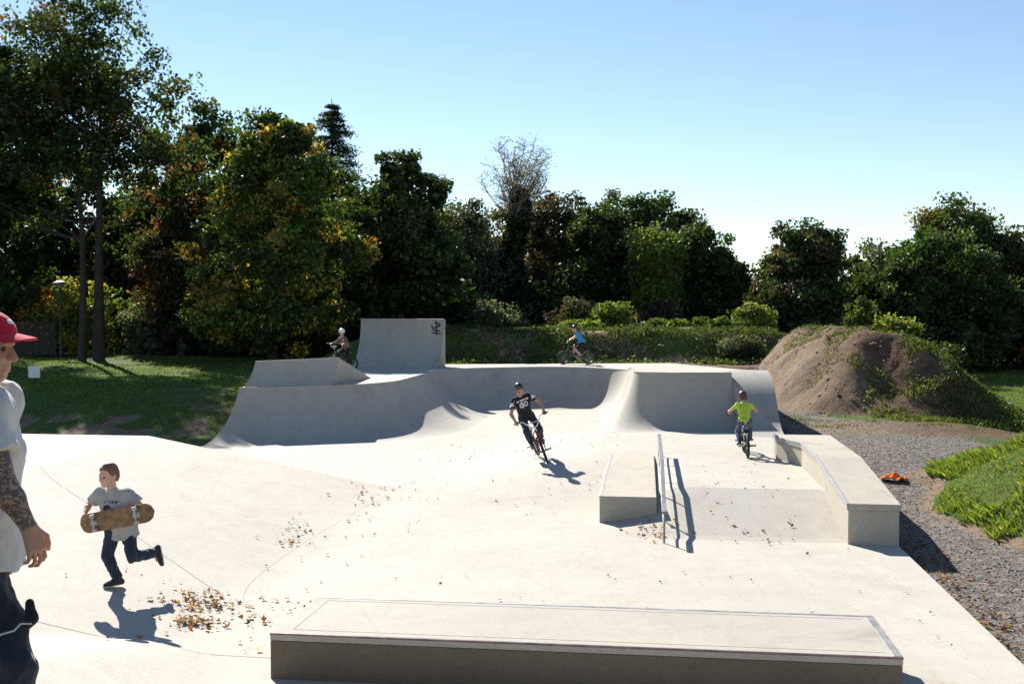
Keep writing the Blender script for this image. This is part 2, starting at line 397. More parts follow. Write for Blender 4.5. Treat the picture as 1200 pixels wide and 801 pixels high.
def ground_mat():
    m, n, l, p = mat_new('soil, grass and gravel')
    v = objvec(n, l); at = nd(n, 'ShaderNodeAttribute', attribute_name='Col'); se = nd(n, 'ShaderNodeSeparateColor'); l.new(at.outputs[0], se.inputs[0])
    g1 = noise(n, l, 1.2, 5, 0.65, v); g2 = noise(n, l, 24, 4, 0.7, v)
    grass = mix(n, l, 0.5, ramp(n, l, g1, [(0.3, (0.035, 0.06, 0.014)), (0.55, (0.07, 0.11, 0.022)), (0.75, (0.13, 0.14, 0.045))]),
                ramp(n, l, g2, [(0.3, (0.03, 0.05, 0.012)), (0.7, (0.11, 0.15, 0.035))]))
    vo = nd(n, 'ShaderNodeTexVoronoi'); vo.inputs['Scale'].default_value = 26; l.new(v, vo.inputs['Vector'])
    hs = nd(n, 'ShaderNodeSeparateColor'); l.new(vo.outputs['Color'], hs.inputs[0])
    grav = ramp(n, l, hs.outputs[0], [(0.0, (0.07, 0.06, 0.052)), (0.5, (0.135, 0.117, 0.102)), (1.0, (0.25, 0.22, 0.19))])
    d1 = noise(n, l, 3.2, 8, 0.7, v, 0.4); d2 = noise(n, l, 38, 4, 0.7, v)
    dirt = mix(n, l, 0.35, ramp(n, l, d1, [(0.3, (0.11, 0.078, 0.052)), (0.5, (0.18, 0.132, 0.09)), (0.72, (0.27, 0.21, 0.15))]),
               ramp(n, l, d2, [(0.3, (0.09, 0.06, 0.04)), (0.7, (0.31, 0.23, 0.16))]))
    sx = nd(n, 'ShaderNodeSeparateXYZ'); l.new(v, sx.inputs[0]); ax = nd(n, 'ShaderNodeMath', operation='MULTIPLY_ADD'); l.new(noise(n, l, .6, 4, .6, v), ax.inputs[0]); ax.inputs[1].default_value = 4.0; l.new(sx.outputs[0], ax.inputs[2])
    red = ramp(n, l, d1, [(0.32, (0.06, 0.033, 0.02)), (0.55, (0.13, 0.075, 0.048)), (0.75, (0.22, 0.14, 0.095))])
    mr = nd(n, 'ShaderNodeMapRange'); mr.inputs[1].default_value = 10.4; mr.inputs[2].default_value = 12.2; l.new(ax.outputs[0], mr.inputs[0])
    dirt = mix(n, l, mr.outputs[0], dirt, red)
    wob = noise(n, l, 5, 4, 0.7, v)
    def thr(ch):
        a = nd(n, 'ShaderNodeMath', operation='ADD'); l.new(ch, a.inputs[0]); l.new(wob, a.inputs[1])
        return ramp(n, l, a.outputs[0], [(0.92, (0, 0, 0)), (1.08, (1, 1, 1))])
    c = mix(n, l, thr(se.outputs[1]), grass, grav); c = mix(n, l, thr(se.outputs[2]), c, dirt)
    l.new(c, p.inputs['Base Color']); p.inputs['Roughness'].default_value = 0.95; p.inputs['Specular IOR Level'].default_value = 0.15
    l.new(bump(n, l, vo.outputs['Distance'], 0.3, 0.02, bump(n, l, d1, 0.6, 0.12, bump(n, l, g2, 0.4, 0.04))), p.inputs['Normal'])
    return m
M['ground'] = ground_mat()
allv = np.stack([GX, GY, GZ], -1).reshape(-1, 3)
def sub_mesh(name, qs, label, cat=None):
    used, inv = np.unique(qs.ravel(), return_inverse=True)
    o = np_mesh(name, allv[used], inv.reshape(-1, 4), M['ground'], cols=cols[used]); tag(o, label, None, kind='structure'); return o
sub_mesh('ground', quads[reg == 0], 'gravel, lawn and bare soil around the concrete skatepark')
sub_mesh('dirt_mound', quads[reg == 1], 'high bare brown dirt mound beside the gravel')
sub_mesh('grassy_embankment', quads[reg == 2], 'long overgrown embankment behind the skate bowl')
sub_mesh('grassy_hillock', quads[reg == 3], 'low green grassy hillock beside the gravel strip')
def gz(x, y): return float(ground_z(np.array([x]), np.array([y]))[0])

# ------------------------------------------------------------------ concrete floor with its banks
us = np.unique(np.round(np.concatenate([np.arange(-12.9, 3.36, .12), [-12.9, -9.97, -9.5, 2.95, 3.36]]), 3))
vsr = np.unique(np.round(np.concatenate([np.arange(3.0, 34, .12), [18.1, 18.65, 20.9, 25.9, 14.75, 16.5]]), 3))
us = us[np.concatenate([[True], np.diff(us) > .02])]; vsr = vsr[np.concatenate([[True], np.diff(vsr) > .02])]
FU, FV = np.meshgrid(us, vsr, indexing='ij'); FZ = floor_z(FU, FV)
FX, FY = FU * PC + FV * PS, -FU * PS + FV * PC
cu, cv = (FU[:-1, :-1] + FU[1:, 1:]) / 2, (FV[:-1, :-1] + FV[1:, 1:]) / 2
keep = (cv < 18.65) | ((cu > -9.97) & (cv < 25.9)) | ((cu > -9.5) & (cv >= 25.9))
keep &= ~((cv > 20.9) & (cu > 2.95))
fi = np.arange(FU.size).reshape(FU.shape)
fq = np.stack([fi[:-1, :-1], fi[1:, :-1], fi[1:, 1:], fi[:-1, 1:]], -1)[keep]
fverts = np.stack([FX, FY, FZ], -1).reshape(-1, 3)
used, inv = np.unique(fq.ravel(), return_inverse=True); fq = inv.reshape(-1, 4); fverts = fverts[used]
ed = np.concatenate([fq[:, [0, 1]], fq[:, [1, 2]], fq[:, [2, 3]], fq[:, [3, 0]]])
key = np.sort(ed, 1); uq, first, cnt = np.unique(key[:, 0].astype(np.int64) * 10**7 + key[:, 1], return_index=True, return_counts=True)
be = ed[first[cnt == 1]]
low = fverts.copy(); low[:, 2] = -0.4
nv = len(fverts)
skirt = np.stack([be[:, 1], be[:, 0], be[:, 0] + nv, be[:, 1] + nv], 1)
park_floor = np_mesh('skatepark_floor', np.concatenate([fverts, low]), np.concatenate([fq, skirt]), M['concrete'], sharp=24)
tag(park_floor, 'pale concrete skatepark floor with its shallow banks', kind='structure')

def strip(name, pts, w, mat, parent, lift=0.004, step=0.25):
    P = []
    for (a, b) in zip(pts[:-1], pts[1:]):
        n_ = max(1, int(math.dist(a, b) / step))
        P += [(a[0] + (b[0] - a[0]) * i / n_, a[1] + (b[1] - a[1]) * i / n_) for i in range(n_)]
    P.append(pts[-1]); P = np.array(P)
    T = np.gradient(P, axis=0); T /= np.linalg.norm(T, axis=1)[:, None]
    Nn = np.stack([-T[:, 1], T[:, 0]], 1) * w / 2
    V = []
    for Q in (P + Nn, P - Nn):
        X, Y = uv2w(Q[:, 0], Q[:, 1]); V.append(np.stack([X, Y, floor_z(Q[:, 0], Q[:, 1]) + lift], 1))
    n_ = len(P); V = np.concatenate(V); i = np.arange(n_ - 1)
    return np_mesh(name, V, np.stack([i, i + n_, i + n_ + 1, i + 1], 1), mat, parent)
def smooth_poly(pts, it=3):
    for _ in range(it):
        q = [pts[0]]
        for a, b in zip(pts[:-1], pts[1:]):
            q += [(a[0]*.75 + b[0]*.25, a[1]*.75 + b[1]*.25), (a[0]*.25 + b[0]*.75, a[1]*.25 + b[1]*.75)]
        pts = q + [pts[-1]]
    return pts
strip('joint', [(-12, 9.22), (-3.25, 9.22)], .010, M['joint'], park_floor)
strip('joint', [(2.15, 9.22), (3.34, 9.22)], .010, M['joint'], park_floor)
strip('joint', smooth_poly([(-4.2, 18.0), (-4.42, 15.2), (-4.5, 12.6), (-4.4, 11.0), (-3.8, 10.3), (-3.3, 9.95)]), .0035, M['joint'], park_floor)
strip('joint', [(-9.3, 15.1), (-8.21, 13.95), (-6.38, 12.5), (-4.5, 10.95)], .007, M['joint'], park_floor)
strip('joint', [(.6, 14.72), (2.66, 14.72)], .007, M['joint'], park_floor)
strip('joint', [(.45, 16.5), (2.66, 16.5)], .006, M['joint'], park_floor)
strip('chalk_line', smooth_poly([(-8.5, 14.5), (-7.9, 13.7), (-7.45, 13.0), (-7.05, 12.45)]), .014, M['chalk'], park_floor)

# ------------------------------------------------------------------ bowl: transition swept along the lip
def fillet_path(V, rad, step=0.12):
    out = []; V = [np.array(p, float) for p in V]
    out.append(V[0])
    for i in range(1, len(V) - 1):
        a, b, c = V[i-1], V[i], V[i+1]
        d1 = (b - a) / np.linalg.norm(b - a); d2 = (c - b) / np.linalg.norm(c - b)
        ang = math.acos(np.clip(d1 @ d2, -1, 1)); t = rad[i] * math.tan(ang / 2)
        p1, p2 = b - d1 * t, b + d2 * t
        s_ = np.sign(d1[0] * d2[1] - d1[1] * d2[0]); nrm = np.array((-d1[1], d1[0])) * s_
        c0 = p1 + nrm * rad[i]; n_ = max(3, int(ang / 0.09))
        for k in range(n_ + 1):
            th = ang * k / n_ * s_; r0 = p1 - c0
            out.append(c0 + np.array((r0[0]*math.cos(th) - r0[1]*math.sin(th), r0[0]*math.sin(th) + r0[1]*math.cos(th))))
    out.append(V[-1])
    P = [out[0]]
    for a, b in zip(out[:-1], out[1:]):
        L = np.linalg.norm(b - a)
        if L < 1e-5: continue
        n_ = max(1, int(L / step)); P += [a + (b - a) * k / n_ for k in range(1, n_ + 1)]
    return np.array(P)

LIP = [(-6.55, 25.55), (-3.15, 26.7), (-2.15, 33.3), (3.75, 35.0), (2.82, 24.5), (5.06, 24.53)]
path = fillet_path(LIP, [0, 2.6, 2.3, 2.3, .55, 0])
def lip_z(x, y): return 1.2 + 0.43 * sst(33.5, 26.0, y) * sst(1.2, 2.4, x)
T = np.gradient(path, axis=0); T /= np.linalg.norm(T, axis=1)[:, None]
Nin = np.stack([T[:, 1], -T[:, 0]], 1)
sl_ = np.concatenate([[0], np.cumsum(np.linalg.norm(np.diff(path, axis=0), axis=1))]); wl_ = sst(1.6, 0, sl_)[:, None]
Nin = Nin * (1 - wl_) + np.array((-.27, -.97)) * wl_
RT, HT = 2.05, 1.22
run = math.sqrt(RT**2 - (RT - HT)**2)
ang = np.linspace(math.asin(run / RT), 0, 26)
ds = run - RT * np.sin(ang); qs_ = (RT - RT * np.cos(ang)) / HT
wfac = 1 - 0.52 * sst(1.5, 3.2, path[:, 0]) * sst(35.2, 33.0, path[:, 1])
rings = []
zt = lip_z(path[:, 0], path[:, 1])
for d_, q_ in zip(ds, qs_):
    P = path + Nin * (d_ * wfac)[:, None]; fu, fv = w2uv(P[:, 0], P[:, 1]); fz = floor_z(fu, fv) + .0015
    rings.append(np.stack([P[:, 0], P[:, 1], fz * (1 - q_) + zt * q_], 1))
npth, nr = len(path), len(rings)
V = np.concatenate(rings); ii = np.arange(npth - 1)
F = np.concatenate([np.stack([ii + j*npth, ii + 1 + j*npth, ii + 1 + (j+1)*npth, ii + (j+1)*npth], 1) for j in range(nr - 1)])
bowl = empty('skate_bowl', (0, 26, 0), label='concrete skate bowl with curved shaded walls and raised deck', cat='skate bowl')
def under(o, parent):
    o.parent = parent; o.matrix_parent_inverse = Matrix.Translation(parent.location).inverted(); return o
under(np_mesh('transition', V, F[:, ::-1], M['concrete_ramp']), bowl)
# closed left flank of the transition
vl = [tuple(r_[0]) for r_ in rings]; fl = vl + [(vl[-1][0], vl[-1][1], -.3), (vl[0][0], vl[0][1], -.3)]
under(MB().raw(fl, [tuple(range(len(fl)))]).build('flank', M['concrete_ramp']), bowl)
under(MB().tube([(x, y, z + .004) for (x, y), z in zip(path, zt)], .016, 6).build('lip', M['concrete_ledge'], smooth=60), bowl)
# deck: slab behind the lip
outer = [(5.06, 25.5), (6.12, 25.55), (6.75, 31.0), (5.4, 36.6), (-2.0, 35.9), (-6.9, 35.2)]
poly = [(x, y, float(lip_z(x, y))) for x, y in path[::1]] + [(x, y, float(lip_z(x, y))) for x, y in outer]
from mathutils.geometry import tessellate_polygon
tri = tessellate_polygon([[Vector((p[0], p[1], 0)) for p in poly]])
npol = len(poly); lowp = [(x, y, -.4) for x, y, z in poly]
dk = MB().raw(poly + lowp, [tuple(t) for t in tri] + [(i, (i+1) % npol, npol + (i+1) % npol, npol + i) for i in range(npth - 1, npol)])
under(dk.build('deck', M['concrete']), bowl)
# rolled-over wing at the right end
def bez(t, p): return sum(c * np.array(q) for c, q in zip(((1-t)**3, 3*t*(1-t)**2, 3*t*t*(1-t), t**3), p))
prof = [bez(t, [(22.65, .404), (24.05, .40), (23.75, 1.6), (25.56, 1.632)]) for t in np.linspace(0, 1, 30)]
wv = []
for i, (y, z) in enumerate(prof):
    xr = 5.84 + (y - 22.65) * .095
    for k in range(5): wv.append((5.062 + (xr - 5.062) * k / 4, y, z))
wf = [(i*5 + k, i*5 + k + 1, (i+1)*5 + k + 1, (i+1)*5 + k) for i in range(29) for k in range(4)]
wb = MB().raw(wv, wf)
for k in (0, 4):
    e_ = [wv[i*5 + k] for i in range(30)]; wb.raw(e_ + [(e_[-1][0], e_[-1][1], -.4), (e_[0][0], e_[0][1], -.4)], [tuple(range(32))])
under(wb.build('rolled_wing', M['concrete_ramp'], smooth=35), bowl)

# kicker wedge on the deck
kick = empty('kicker_ramp', (-5.3, 26.8, 1.2), label='wedge-shaped concrete kicker on the shaded bowl deck', cat='ramp')
def rel(o, p): return tuple(a - b for a, b in zip(p, o.location))
F0, F1, T0, T1, B0, B1 = (-6.46, 25.66, 1.2), (-4.5, 26.32, 1.2), (-6.32, 26.25, 1.80), (-4.36, 26.95, 1.85), (-6.0, 28.6, 1.2), (-3.85, 29.1, 1.2)
fr, bk = [], []
for i in range(9):
    t = i / 8; cur = t - 0.10 * math.sin(math.pi * t)
    for lst, A, Bq in ((fr, F0, T0), (bk, F1, T1)):
        lst.append(tuple(A[k] + (Bq[k] - A[k]) * (t if k == 2 else t + 0.13 * math.sin(math.pi * t)) for k in range(3)))
kv = fr + bk + [B0, B1]
kf = [(i, i + 9, i + 10, i + 1) for i in range(8)] + [(8, 17, 19, 18)] + [tuple(range(9)) + (18,), tuple(range(9, 18)) + (19,)]
MB().raw([rel(kick, p) for p in kv], kf).build('ramp_body', M['concrete_ramp'], kick, smooth=30)
MB().tube([rel(kick, T0), rel(kick, T1)], .02, 6).build('coping', M['concrete_ledge'], kick)

# wall ride with a sprayed tag
wr = empty('wall_ride', (-3.6, 34.0, 1.2), label='tall curved concrete wall ride with a black sprayed tag', cat='wall ride')
WL, WR_ = np.array((-4.95, 34.95)), np.array((-2.2, 34.4))
wd = (WR_ - WL) / np.linalg.norm(WR_ - WL); wnr = np.array((wd[1], -wd[0]))
Rw, Hw = 1.8, 1.52; nseg = 18
front, back_ = [], []
for i in range(nseg + 1):
    h = Hw * i / nseg; d_ = (Rw - math.sqrt(max(0, Rw**2 - (Hw - h)**2)))  # leans out at the foot
    front.append((d_, h)); back_.append((min(d_, .02) - .20, h))
wv, wf = [], []
for (q, flare) in ((WL, 0.0), (WR_, 0.0)):
    for d_, h in front: wv.append((*(q + wnr * d_), 1.2 + h + .004))
    for d_, h in back_: wv.append((*(q + wnr * d_), 1.2 + h + .004))
m_ = nseg + 1
for i in range(nseg):
    wf += [(i, i + 2*m_, i + 1 + 2*m_, i + 1), (m_ + i, m_ + i + 1, 3*m_ + i + 1, 3*m_ + i), (i, i + 1, m_ + i + 1, m_ + i), (2*m_ + i, 3*m_ + i, 3*m_ + i + 1, 2*m_ + i + 1)]
wf.append((nseg, nseg + 2*m_, nseg + 3*m_, nseg + m_))
MB().raw([rel(wr, p) for p in wv], wf).build('slab', M['concrete_ramp'], wr, smooth=30)
tp = [(*(WL + wnr * .0), 1.2 + Hw + .005), (*(WR_ + wnr * .0), 1.2 + Hw + .005)]
MB().tube([rel(wr, p) for p in tp], .025, 6).build('coping', M['concrete_ledge'], wr)
def on_wall(a, h):   # a metres from the right edge, h above deck
    d_ = Rw - math.sqrt(max(0, Rw**2 - (Hw - h)**2)) + .006
    q = WR_ - wd * a + wnr * d_; return rel(wr, (q[0], q[1], 1.2 + h))
strokes = [[(.30, 1.42), (.12, 1.40), (.14, 1.30), (.34, 1.26), (.36, 1.18), (.12, 1.16)], [(.25, 1.48), (.23, 1.02)], [(.40, 1.10), (.08, 1.07)], [(.42, 1.34), (.34, 1.22), (.20, 1.32), (.10, 1.36)]]
tg = MB()
for s_ in strokes:
    sp = smooth_poly(s_, 2); n_ = len(sp); P = np.array(sp); Tt = np.gradient(P, axis=0); Tt /= np.linalg.norm(Tt, axis=1)[:, None] + 1e-9
    Nn = np.stack([-Tt[:, 1], Tt[:, 0]], 1) * .022
    tg.raw([on_wall(*p) for p in P + Nn] + [on_wall(*p) for p in P - Nn], [(i, i+1, i+1+n_, i+n_) for i in range(n_ - 1)])
tg.build('sprayed_tag', M['paint_black'], wr)

# ------------------------------------------------------------------ ledges, box, rail
def stations(parent, rows, name, mat, bevel=.006):
    """rows: (v, u0, u1, z0, z1) cross-sections joined into a solid"""
    v = []
    for (vv, u0, u1, z0, z1) in rows:
        for (uu, zz) in ((u0, z0), (u1, z0), (u1, z1), (u0, z1)):
            x, y = uv2w(uu, vv); v.append(rel(parent, (x, y, zz)))
    f = [(0, 1, 2, 3), tuple(4*(len(rows)-1) + k for k in (3, 2, 1, 0))]
    for i in range(len(rows) - 1):
        for k in range(4):
            k2 = (k + 1) % 4; f.append((4*i + k, 4*i + k2, 4*(i+1) + k2, 4*(i+1) + k))
    return MB().raw(v, f).build(name, mat, parent, bevel=bevel)
def at_uv(name, u, v, z, label, cat): x, y = uv2w(u, v); return empty(name, (x, y, z), label=label, cat=cat)

fl_ = at_uv('grind_ledge', -.56, 9.27, 0, 'long low concrete grind ledge with steel-edged top, alone on the open floor', 'ledge')
stations(fl_, [(8.702, -3.168, 2.047, -.2, .334), (9.845, -3.107, 2.047, -.2, .334)], 'body', M['concrete_shaded'], .008)
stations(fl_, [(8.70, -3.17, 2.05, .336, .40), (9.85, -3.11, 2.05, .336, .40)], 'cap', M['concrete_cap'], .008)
for rows in ([(8.697, -3.172, 2.052, .386, .4025), (8.722, -3.171, 2.052, .386, .4025)], [(9.815, -3.112, 2.052, .352, .4035), (9.853, -3.112, 2.052, .352, .4035)],
             [(8.726, 1.985, 2.053, .352, .4033), (9.811, 1.985, 2.053, .352, .4033)]):
    stations(fl_, rows, 'steel_edge', M['steel_dark'] if rows[0][0] < 8.7 else M['steel_worn'], .003)
for a, b in (((8.82, -3.0), (8.82, 1.93)), ((9.74, -2.97), (9.74, 1.93))):
    stations(fl_, [(a[0] - .004, a[1], b[1], .38, .402), (a[0] + .004, a[1], b[1], .38, .402)], 'joint', M['joint'], 0)
stations(fl_, [(8.83, -3.01, -3.0, .38, .402), (9.73, -2.98, -2.97, .38, .402)], 'joint', M['joint'], 0)

rl = at_uv('hubba_ledge', 3.0, 17.2, 0, 'kinked concrete ledge with a slab cap running down beside the gravel', 'ledge')
SV = [(14.6, 2.69, .55), (17.25, 2.69, .81), (18.9, 2.69, .81), (19.75, 2.36, .81), (20.1, 2.36, .81)]
stations(rl, [(v + (.02 if i == 0 else 0), u + .02, 3.37, -.3, z - .09) for i, (v, u, z) in enumerate(SV)], 'body', M['concrete_ledge'], .008)
stations(rl, [(v, u, 3.39, z - .09, z) for v, u, z in SV], 'cap', M['concrete_ledge'], .01)
for (a, b) in zip(SV[:-1], SV[1:]):
    stations(rl, [(a[0] + .004, a[1] - .004, a[1] + .035, a[2] - .05, a[2] + .004), (b[0] - .004, b[1] - .004, b[1] + .035, b[2] - .05, b[2] + .004)], 'steel_edge', M['steel'], .003)
    stations(rl, [(a[0] + .01, a[1] + .12, a[1] + .128, a[2] - .02, a[2] + .002), (b[0] - .01, b[1] + .12, b[1] + .128, b[2] - .02, b[2] + .002)], 'joint', M['joint'], 0)

mb_ = at_uv('manual_box', -.2, 17.4, 0, 'broad concrete box beside the grind rail with pale steel-edged side', 'box')
stations(mb_, [(15.6, -.65, .18, -.2, .40), (17.6, -.65, .18, -.2, .412), (19.9, -.62, .18, -.2, .418)], 'body', M['concrete_ledge'], .01)
stations(mb_, [(15.598, -.654, -.61, .36, .4035), (17.6, -.654, -.61, .372, .4155), (19.9, -.624, -.58, .357, .4225)], 'steel_edge', M['steel'], .003)

gr = at_uv('grind_rail', .27, 17.0, 0, 'kinked flat-bar steel grind rail with seven thin posts', 'rail')
RV = [(14.33, .44), (14.95, .45), (16.65, .80), (20.0, .80)]
def rz(v): return float(np.interp(v, [a for a, b in RV], [b for a, b in RV]))
UR = .27
for (a, b) in zip(RV[:-1], RV[1:]):
    stations(gr, [(a[0], UR - .032, UR + .032, a[1] - .04, a[1]), (b[0], UR - .032, UR + .032, b[1] - .04, b[1])], 'top_bar', M['rail_steel'], .006)
def fz(u, v): return float(floor_z(u, v))
mid = MB().tube([rel(gr, (*uv2w(UR, v), (rz(v) + fz(UR, v)) / 2)) for v in np.linspace(14.38, 19.95, 30)], .016, 8)
mid.build('mid_bar', M['rail_steel'], gr, smooth=50)
for v in np.linspace(14.38, 19.95, 7):
    MB().tube([rel(gr, (*uv2w(UR, v), fz(UR, v) - .05)), rel(gr, (*uv2w(UR, v), rz(v) - .02))], .013, 8).build('post', M['rail_steel'], gr, smooth=50)

# ------------------------------------------------------------------ lamp post, sign, fence, litter
lx, ly = -19.45, 46.0; lz = gz(lx, ly)
lamp = empty('street_lamp', (lx, ly, lz), label='slim dark park lamp post beside the tallest maple trunk', cat='lamp post')
MB().tube([(0, 0, -.05), (0, 0, .9)], [.065, .06], 10).build('base', M['dark_metal'], lamp, smooth=50)
MB().tube([(0, 0, .9), (-.02, 0, 3.1)], [.042, .035], 10).build('post', M['dark_metal'], lamp, smooth=50)
lh = MB().lathe([(0.0, 3.36), (.12, 3.35), (.30, 3.28), (.34, 3.24), (.33, 3.22), (.0, 3.22)], 20).build('lamp_head', M['dark_metal'], lamp, smooth=40)
MB().lathe([(.05, 3.04), (.10, 3.06), (.17, 3.2), (.17, 3.218)], 16).build('glass', plain('frosted lamp glass', (.25, .27, .28), .3), lh, smooth=60)

sx_, sy_ = -14.8, 33.0; sz_ = gz(sx_, sy_)
sg = empty('notice_sign', (sx_, sy_, sz_), (0, 0, R(-12)), label='small blank white notice board on a post in the shaded lawn', cat='sign')
MB().box(-.03, .03, .0, .05, -.2, .45).build('post', M['dark_wood'], sg)
MB().box(-.2, .2, -.022, -.002, .22, .58).build('board', M['white_board'], sg, bevel=.004)

fx0, fy0 = -24.6, 48.0
fence = empty('plank_fence', (fx0, fy0, gz(-22, fy0)), label='dark wooden plank fence beyond the lawn behind the lamp post', cat='fence')
for i in range(28):
    w = .13; x = i * .145; MB().box(x, x + w, -.012 + .008 * (i % 2), .012 + .008 * (i % 2), .05, 1.55 + .03 * random.random()).build('plank', M['dark_wood'], fence)
for z in (.4, 1.25): MB().box(-.02, 4.06, .022, .07, z, z + .09).build('rail', M['dark_wood'], fence)
for i in range(3): MB().box(i * 1.98, i * 1.98 + .1, .072, .17, -.1, 1.6).build('post', M['dark_wood'], fence)

# crumpled orange cloth on the gravel
ox, oy = 6.73, 18.7; g = 26; X, Y = np.meshgrid(np.linspace(-.27, .27, g), np.linspace(-.16, .16, g), indexing='ij')
Z = .05 + .09 * np.abs(fbm(X * 7, Y * 9, 0, 3, 51)) * (1 - (np.abs(X) / .3) ** 3) + .05 * np.exp(-((X + .08) / .1) ** 2); Xd = X + .04 * vnoise(Y * 12, X * 9, 0, 52); Yd = Y * (.55 + .45 * np.cos(X * 5)) - .25 * X * X + .03 * vnoise(X * 12, Y * 9, 0, 53)
ii_ = np.arange(g * g).reshape(g, g); F = np.stack([ii_[:-1, :-1], ii_[1:, :-1], ii_[1:, 1:], ii_[:-1, 1:]], -1).reshape(-1, 4)
oc = np_mesh('orange_cloth', np.stack([Xd, Yd, Z], -1).reshape(-1, 3), F, cloth('orange cloth', (.75, .17, .02))); oc.location = (ox, oy, gz(ox, oy) - .02); oc.rotation_euler = (0, 0, R(-14)); oc.scale = (.85,) * 3
sm_ = oc.modifiers.new('thick', 'SOLIDIFY'); sm_.thickness = .006
tag(oc, 'crumpled bright orange cloth lying on the gravel', 'cloth')
# ------------------------------------------------------------------ people: bodies grown as one smooth surface
A3 = lambda p: np.array(p, float)
def unit(v): v = A3(v); return v / (np.linalg.norm(v) + 1e-9)

class Field:
    """rounded cones and ellipsoids blended into one distance field, then meshed"""
    def __init__(s, h, k=.02): s.h = h; s.k = k; s.ops = []
    def cap(s, a, b, ra, rb=None, k=None, flat=False): s.ops.append(('c', A3(a), A3(b), ra, ra if rb is None else rb, s.k if k is None else k, flat)); return s
    def ell(s, c, r, ax=None, k=None): s.ops.append(('e', A3(c), A3(r), np.eye(3) if ax is None else np.array([unit(q) for q in ax]), s.k if k is None else k)); return s
    def cut(s, p, n): s.ops.append(('p', A3(p), unit(n))); return s            # removes the side n points to
    def carve(s, c, r, k=.006): s.ops.append(('s', A3(c), r, k)); return s
    def rough(s, fn): s.ops.append(('f', fn)); return s
    def mesh(s, name, mat, parent, colfn=None):
        h = s.h; lo = np.full(3, 1e9); hi = -lo
        for o in s.ops:
            if o[0] == 'c':
                r_ = max(o[3], o[4]); lo = np.minimum(lo, np.minimum(o[1], o[2]) - r_); hi = np.maximum(hi, np.maximum(o[1], o[2]) + r_)
            elif o[0] == 'e': r_ = o[2].max(); lo = np.minimum(lo, o[1] - r_); hi = np.maximum(hi, o[1] + r_)
        lo -= 4 * h; hi += 4 * h; dim = np.ceil((hi - lo) / h).astype(int) + 1
        d = np.full(dim, .5, np.float32)
        axs = [lo[i] + h * np.arange(dim[i]) for i in range(3)]
        def sl(a, b):
            i0 = np.clip(np.floor((a - lo) / h).astype(int), 0, dim - 1); i1 = np.clip(np.ceil((b - lo) / h).astype(int) + 1, 1, dim)
            S = tuple(slice(i0[i], i1[i]) for i in range(3)); g = np.meshgrid(*[axs[i][S[i]] for i in range(3)], indexing='ij', sparse=True); return S, g
        for o in s.ops:
            if o[0] in 'ce':
                if o[0] == 'c':
                    a, b, ra, rb, k, flat = o[1:]; pad = max(ra, rb) + k + 3 * h
                    S, (X, Y, Z) = sl(np.minimum(a, b) - pad, np.maximum(a, b) + pad); ba = b - a; L2 = max(ba @ ba, 1e-9)
                    t0 = ((X - a[0]) * ba[0] + (Y - a[1]) * ba[1] + (Z - a[2]) * ba[2]) / L2; t = np.clip(t0, 0, 1 if not flat else 1.3)
                    q = np.sqrt((X - a[0] - t * ba[0]) ** 2 + (Y - a[1] - t * ba[1]) ** 2 + (Z - a[2] - t * ba[2]) ** 2) - (ra + (rb - ra) * np.minimum(t, 1))
                    if flat: q = np.maximum(q, (t0 - 1) * math.sqrt(L2))
                else:
                    c, r, ax, k = o[1:]; pad = r.max() + k + 3 * h; S, (X, Y, Z) = sl(c - pad, c + pad)
                    loc = [(X - c[0]) * ax[i][0] + (Y - c[1]) * ax[i][1] + (Z - c[2]) * ax[i][2] for i in range(3)]
                    k0 = np.sqrt(sum((loc[i] / r[i]) ** 2 for i in range(3))); k1 = np.sqrt(sum((loc[i] / r[i] ** 2) ** 2 for i in range(3))) + 1e-6
                    q = k0 * (k0 - 1) / k1
                cur = d[S]
                if k > 0:
                    hh = np.clip(.5 + .5 * (cur - q) / k, 0, 1); d[S] = cur * (1 - hh) + q * hh - k * hh * (1 - hh)
                else: d[S] = np.minimum(cur, q)
            elif o[0] == 'p':
                X, Y, Z = np.meshgrid(*axs, indexing='ij', sparse=True); n = o[2]; c = o[1]
                d = np.maximum(d, (X - c[0]) * n[0] + (Y - c[1]) * n[1] + (Z - c[2]) * n[2]).astype(np.float32)
            elif o[0] == 's':
                S, (X, Y, Z) = sl(o[1] - o[2] - .03, o[1] + o[2] + .03)
                q = o[2] - np.sqrt((X - o[1][0]) ** 2 + (Y - o[1][1]) ** 2 + (Z - o[1][2]) ** 2); k = o[3]; cur = d[S]
                hh = np.clip(.5 - .5 * (cur - q) / k, 0, 1); d[S] = cur * (1 - hh) + q * hh + k * hh * (1 - hh)
            elif o[0] == 'f':
                near = np.abs(d) < 5 * h + .02; I = np.argwhere(near); P = lo + I * h
                d[near] += o[1](P[:, 0], P[:, 1], P[:, 2]).astype(np.float32)
        sg = d < 0
        C8 = [(a, b, c) for a in (0, 1) for b in (0, 1) for c in (0, 1)]; n0, n1, n2 = d.shape
        cnt = sum(sg[a:n0-1+a, b:n1-1+b, c:n2-1+c].astype(np.int8) for a, b, c in C8); act = (cnt > 0) & (cnt < 8); I = np.argwhere(act)
        val = np.stack([d[I[:, 0] + a, I[:, 1] + b, I[:, 2] + c] for a, b, c in C8], 1); pos = np.zeros((len(I), 3)); num = np.zeros(len(I))
        for i in range(8):
            for j in range(i + 1, 8):
                if sum(abs(p - q) for p, q in zip(C8[i], C8[j])) != 1: continue
                va, vb = val[:, i], val[:, j]; m_ = (va < 0) != (vb < 0); t = np.where(m_, va / (va - vb + 1e-12), 0)
                pos += m_[:, None] * (np.array(C8[i]) + t[:, None] * (np.array(C8[j]) - np.array(C8[i]))); num += m_
        V = lo + (I + pos / num[:, None]) * h
        idg = np.full(act.shape, -1, np.int64); idg[act] = np.arange(len(I)); Fs = []
